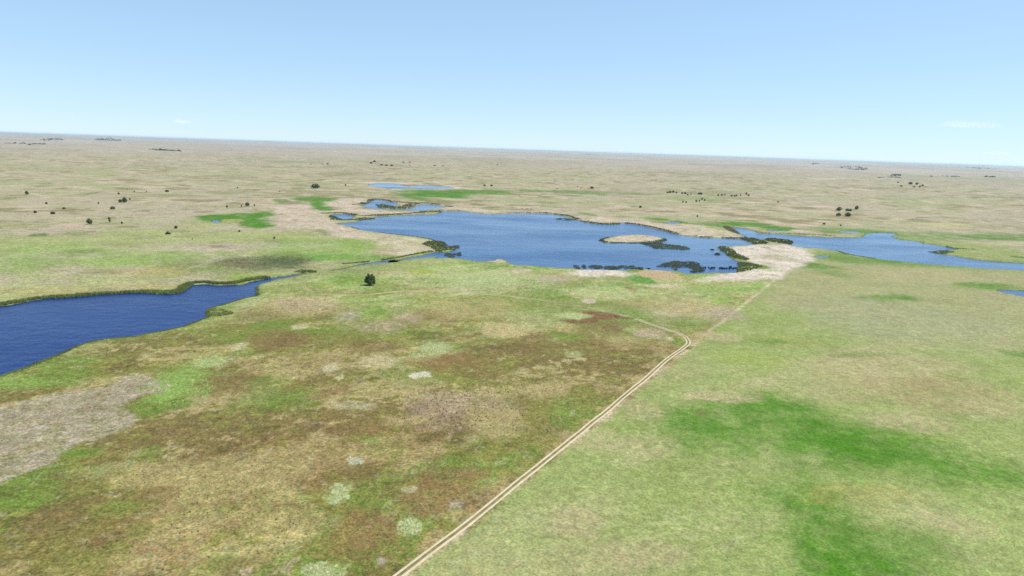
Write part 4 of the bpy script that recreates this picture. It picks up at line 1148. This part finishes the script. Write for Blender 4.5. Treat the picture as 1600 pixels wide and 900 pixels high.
# far-off woods and shelterbelts: each reads as one mass
def wood(label, pts, n, h, seed, mat=M_DARK):
    g = np.random.default_rng(seed)
    P = GP(pts)
    n = int(n * .45); h = h * .8
    x, y = [], []
    lo, hi = P.min(0), P.max(0)
    while len(x) < n:
        a = g.uniform(lo, hi, (n * 6, 2))
        k = (sdf(P, a[:, 0].copy(), a[:, 1].copy()) < 0) & (fbm(a[:, 0], a[:, 1], 160, 3, seed) > .15)
        x += list(a[k, 0]); y += list(a[k, 1])
    x, y = np.array(x[:n]), np.array(y[:n])
    z = height(x.copy(), y.copy())
    m = 26
    d = g.normal(size=(n, m, 3)); d /= np.linalg.norm(d, axis=2)[..., None]
    d[..., 2] = np.abs(d[..., 2])
    hh = h * g.uniform(.4, 1.25, n)
    c = np.stack([x, y, z], 1)[:, None, :] + d * (hh[:, None, None] * np.array([1.1, 1.1, .95]))
    t = np.cross(d, g.normal(size=d.shape)); t /= np.linalg.norm(t, axis=2)[..., None]
    b = np.cross(d, t)
    s = (hh * .38)[:, None, None]
    V = np.stack([c - t * s, c + b * s * .7, c + t * s, c - b * s * .7], 2).reshape(-1, 3)
    V[:, 2] = np.maximum(V[:, 2], np.repeat(z, m * 4) - .3)
    o = mesh_obj('far_wood', V, np.arange(len(V)).reshape(-1, 4), mat)
    tag(o, label, 'woodland', kind='stuff')


wood('bluish dark wood near the horizon on the left', [(148, 219), (152, 217.4), (170, 217), (192, 219.6), (180, 220.6), (155, 220)], 320, 20, 401)
wood('thin pale wood line left of the bluish horizon wood', [(62, 217.6), (95, 218.0), (100, 219.0), (64, 218.8)], 160, 16, 402)
wood('brown shelterbelt on the far left edge below the horizon', [(-30, 221.6), (40, 223.0), (42, 224.2), (-30, 223.4)], 150, 11, 403)
wood('short brown shelterbelt right of the far left one', [(40, 225.4), (70, 226.0), (71, 227.2), (46, 227.0)], 110, 11, 404)
wood('long dark shelterbelt on the far left prairie', [(230, 233.5), (250, 233.2), (268, 233.6), (292, 236.4), (280, 237), (245, 235.8)], 220, 11, 405)
wood('thin wood line on the horizon behind the lake', [(912, 241.2), (938, 241.8), (936, 242.8), (914, 242.4)], 110, 15, 406)
wood('small dark shelterbelt near the horizon on the right', [(1267, 255.2), (1281, 255.6), (1280, 256.8), (1268, 256.6)], 80, 13, 407)
wood('upper long shelterbelt near the horizon on the right', [(1308, 258.8), (1335, 260), (1356, 262), (1354, 263.2), (1310, 260.6)], 170, 12, 408)
wood('lower long shelterbelt near the horizon on the right', [(1312, 262.6), (1356, 264.8), (1354, 266), (1314, 264)], 140, 12, 409)
wood('broken belt of trees on the right prairie', [(1369, 276.4), (1390, 277.4), (1408, 278), (1406, 279), (1370, 277.8)], 80, 8, 410)
wood('dense short belt above the broken belt on the right prairie', [(1391, 273.6), (1408, 273.8), (1407, 275.2), (1392, 275)], 70, 9, 411)
wood('belt of trees right of the distant clump', [(1452, 275.8), (1476, 276.2), (1500, 277.0), (1499, 278.4), (1454, 277)], 120, 9, 412)
wood('short wood at the far right below the horizon', [(1538, 275.6), (1555, 276.2), (1554, 277.8), (1540, 277.4)], 80, 10, 413)
wood('faint long wood on the right horizon', [(1508, 262), (1556, 264.4), (1554, 265.6), (1510, 263.2)], 150, 15, 414)


# ------------------------------------------------------------------ small fair-weather clouds low over the horizon
def cloud_material(den):
    t = NT('cloud_vapour')
    t.n.remove(t.b)
    v = t.new('ShaderNodeVolumePrincipled')
    v.inputs['Color'].default_value = (1, 1, 1, 1)
    v.inputs['Density'].default_value = den
    v.inputs['Anisotropy'].default_value = .2
    t.l.new(v.outputs[0], t.out.inputs['Volume'])
    return t.m


def cloud(px, py, wpx, hpx, dist, den, label, seed):
    g = random.Random(seed)
    d = M3 @ np.array([(px - 800) / FPX, -(py - 450) / FPX, -1.0])
    d = d / math.hypot(d[0], d[1]) * dist
    s = dist / FPX
    import bmesh
    bm = bmesh.new()
    n = 7
    bmesh.ops.create_icosphere(bm, subdivisions=4, radius=1)
    lob = [(g.uniform(-.75, .75), g.uniform(-.5, .5), g.uniform(.25, .5), g.uniform(.5, 1.0)) for _ in range(n)]
    for v in bm.verts:
        k = 1.0
        for lx, ly, lr, la in lob:
            dd = math.hypot(v.co.x - lx, v.co.y - ly)
            k += .55 * la * math.exp(-(dd / lr) ** 2) * (1 if v.co.z > 0 else .1)
        v.co = Vector((v.co.x * (.8 + .2 * k), v.co.y * (.8 + .2 * k), v.co.z * (.62 * k if v.co.z > 0 else .35)))
    me = bpy.data.meshes.new('cloud'); bm.to_mesh(me); bm.free()
    me.materials.append(cloud_material(den))
    o = bpy.data.objects.new('cloud', me); COL.objects.link(o)
    o.location = (d[0], d[1], CAM_H + d[2])
    o.rotation_euler = (0, 0, -math.atan2(d[0], d[1]))
    o.scale = (wpx * s / 2, wpx * s / 2.5, hpx * s / 2)
    tag(o, label, 'cloud', 'small clouds low over the horizon')


cloud(284, 191, 24, 7, 42000, .0009, 'small white cumulus cloud low over the left horizon', 1)
cloud(92, 184, 13, 4, 47000, .0004, 'faint flat cloud at the left end of a pair over the horizon', 2)
cloud(118, 184.5, 14, 5, 47500, .0004, 'faint flat cloud at the right end of a pair over the horizon', 3)
cloud(1515, 197, 70, 11, 52000, .00012, 'wide thin cloud low over the right horizon', 4)
cloud(1552, 240, 34, 5, 56000, .0002, 'thin cloud bank touching the right horizon', 5)

# ------------------------------------------------------------------ haze
def haze_box():
    t = NT('summer_haze')
    t.n.remove(t.b)
    v = t.new('ShaderNodeVolumePrincipled')
    v.inputs['Color'].default_value = (.52, .76, 1, 1)
    v.inputs['Density'].default_value = 1.7e-5
    v.inputs['Anisotropy'].default_value = .3
    t.l.new(v.outputs[0], t.out.inputs['Volume'])
    lo = min(float(gz.min()), -2) - 1.0
    hi = max(CAM_H + 4, float(gz.max()) + 30)
    e = 47000
    v_ = [(x, y, z) for z in (lo, hi) for x, y in ((-e, -e), (e, -e), (e, e), (-e, e))]
    f = [(3, 2, 1, 0), (4, 5, 6, 7), (0, 1, 5, 4), (1, 2, 6, 5), (2, 3, 7, 6), (3, 0, 4, 7)]
    o = mesh_obj('haze', v_, f, t.m)
    tag(o, 'thin pale summer haze over the whole prairie', 'haze', kind='stuff')


haze_box()
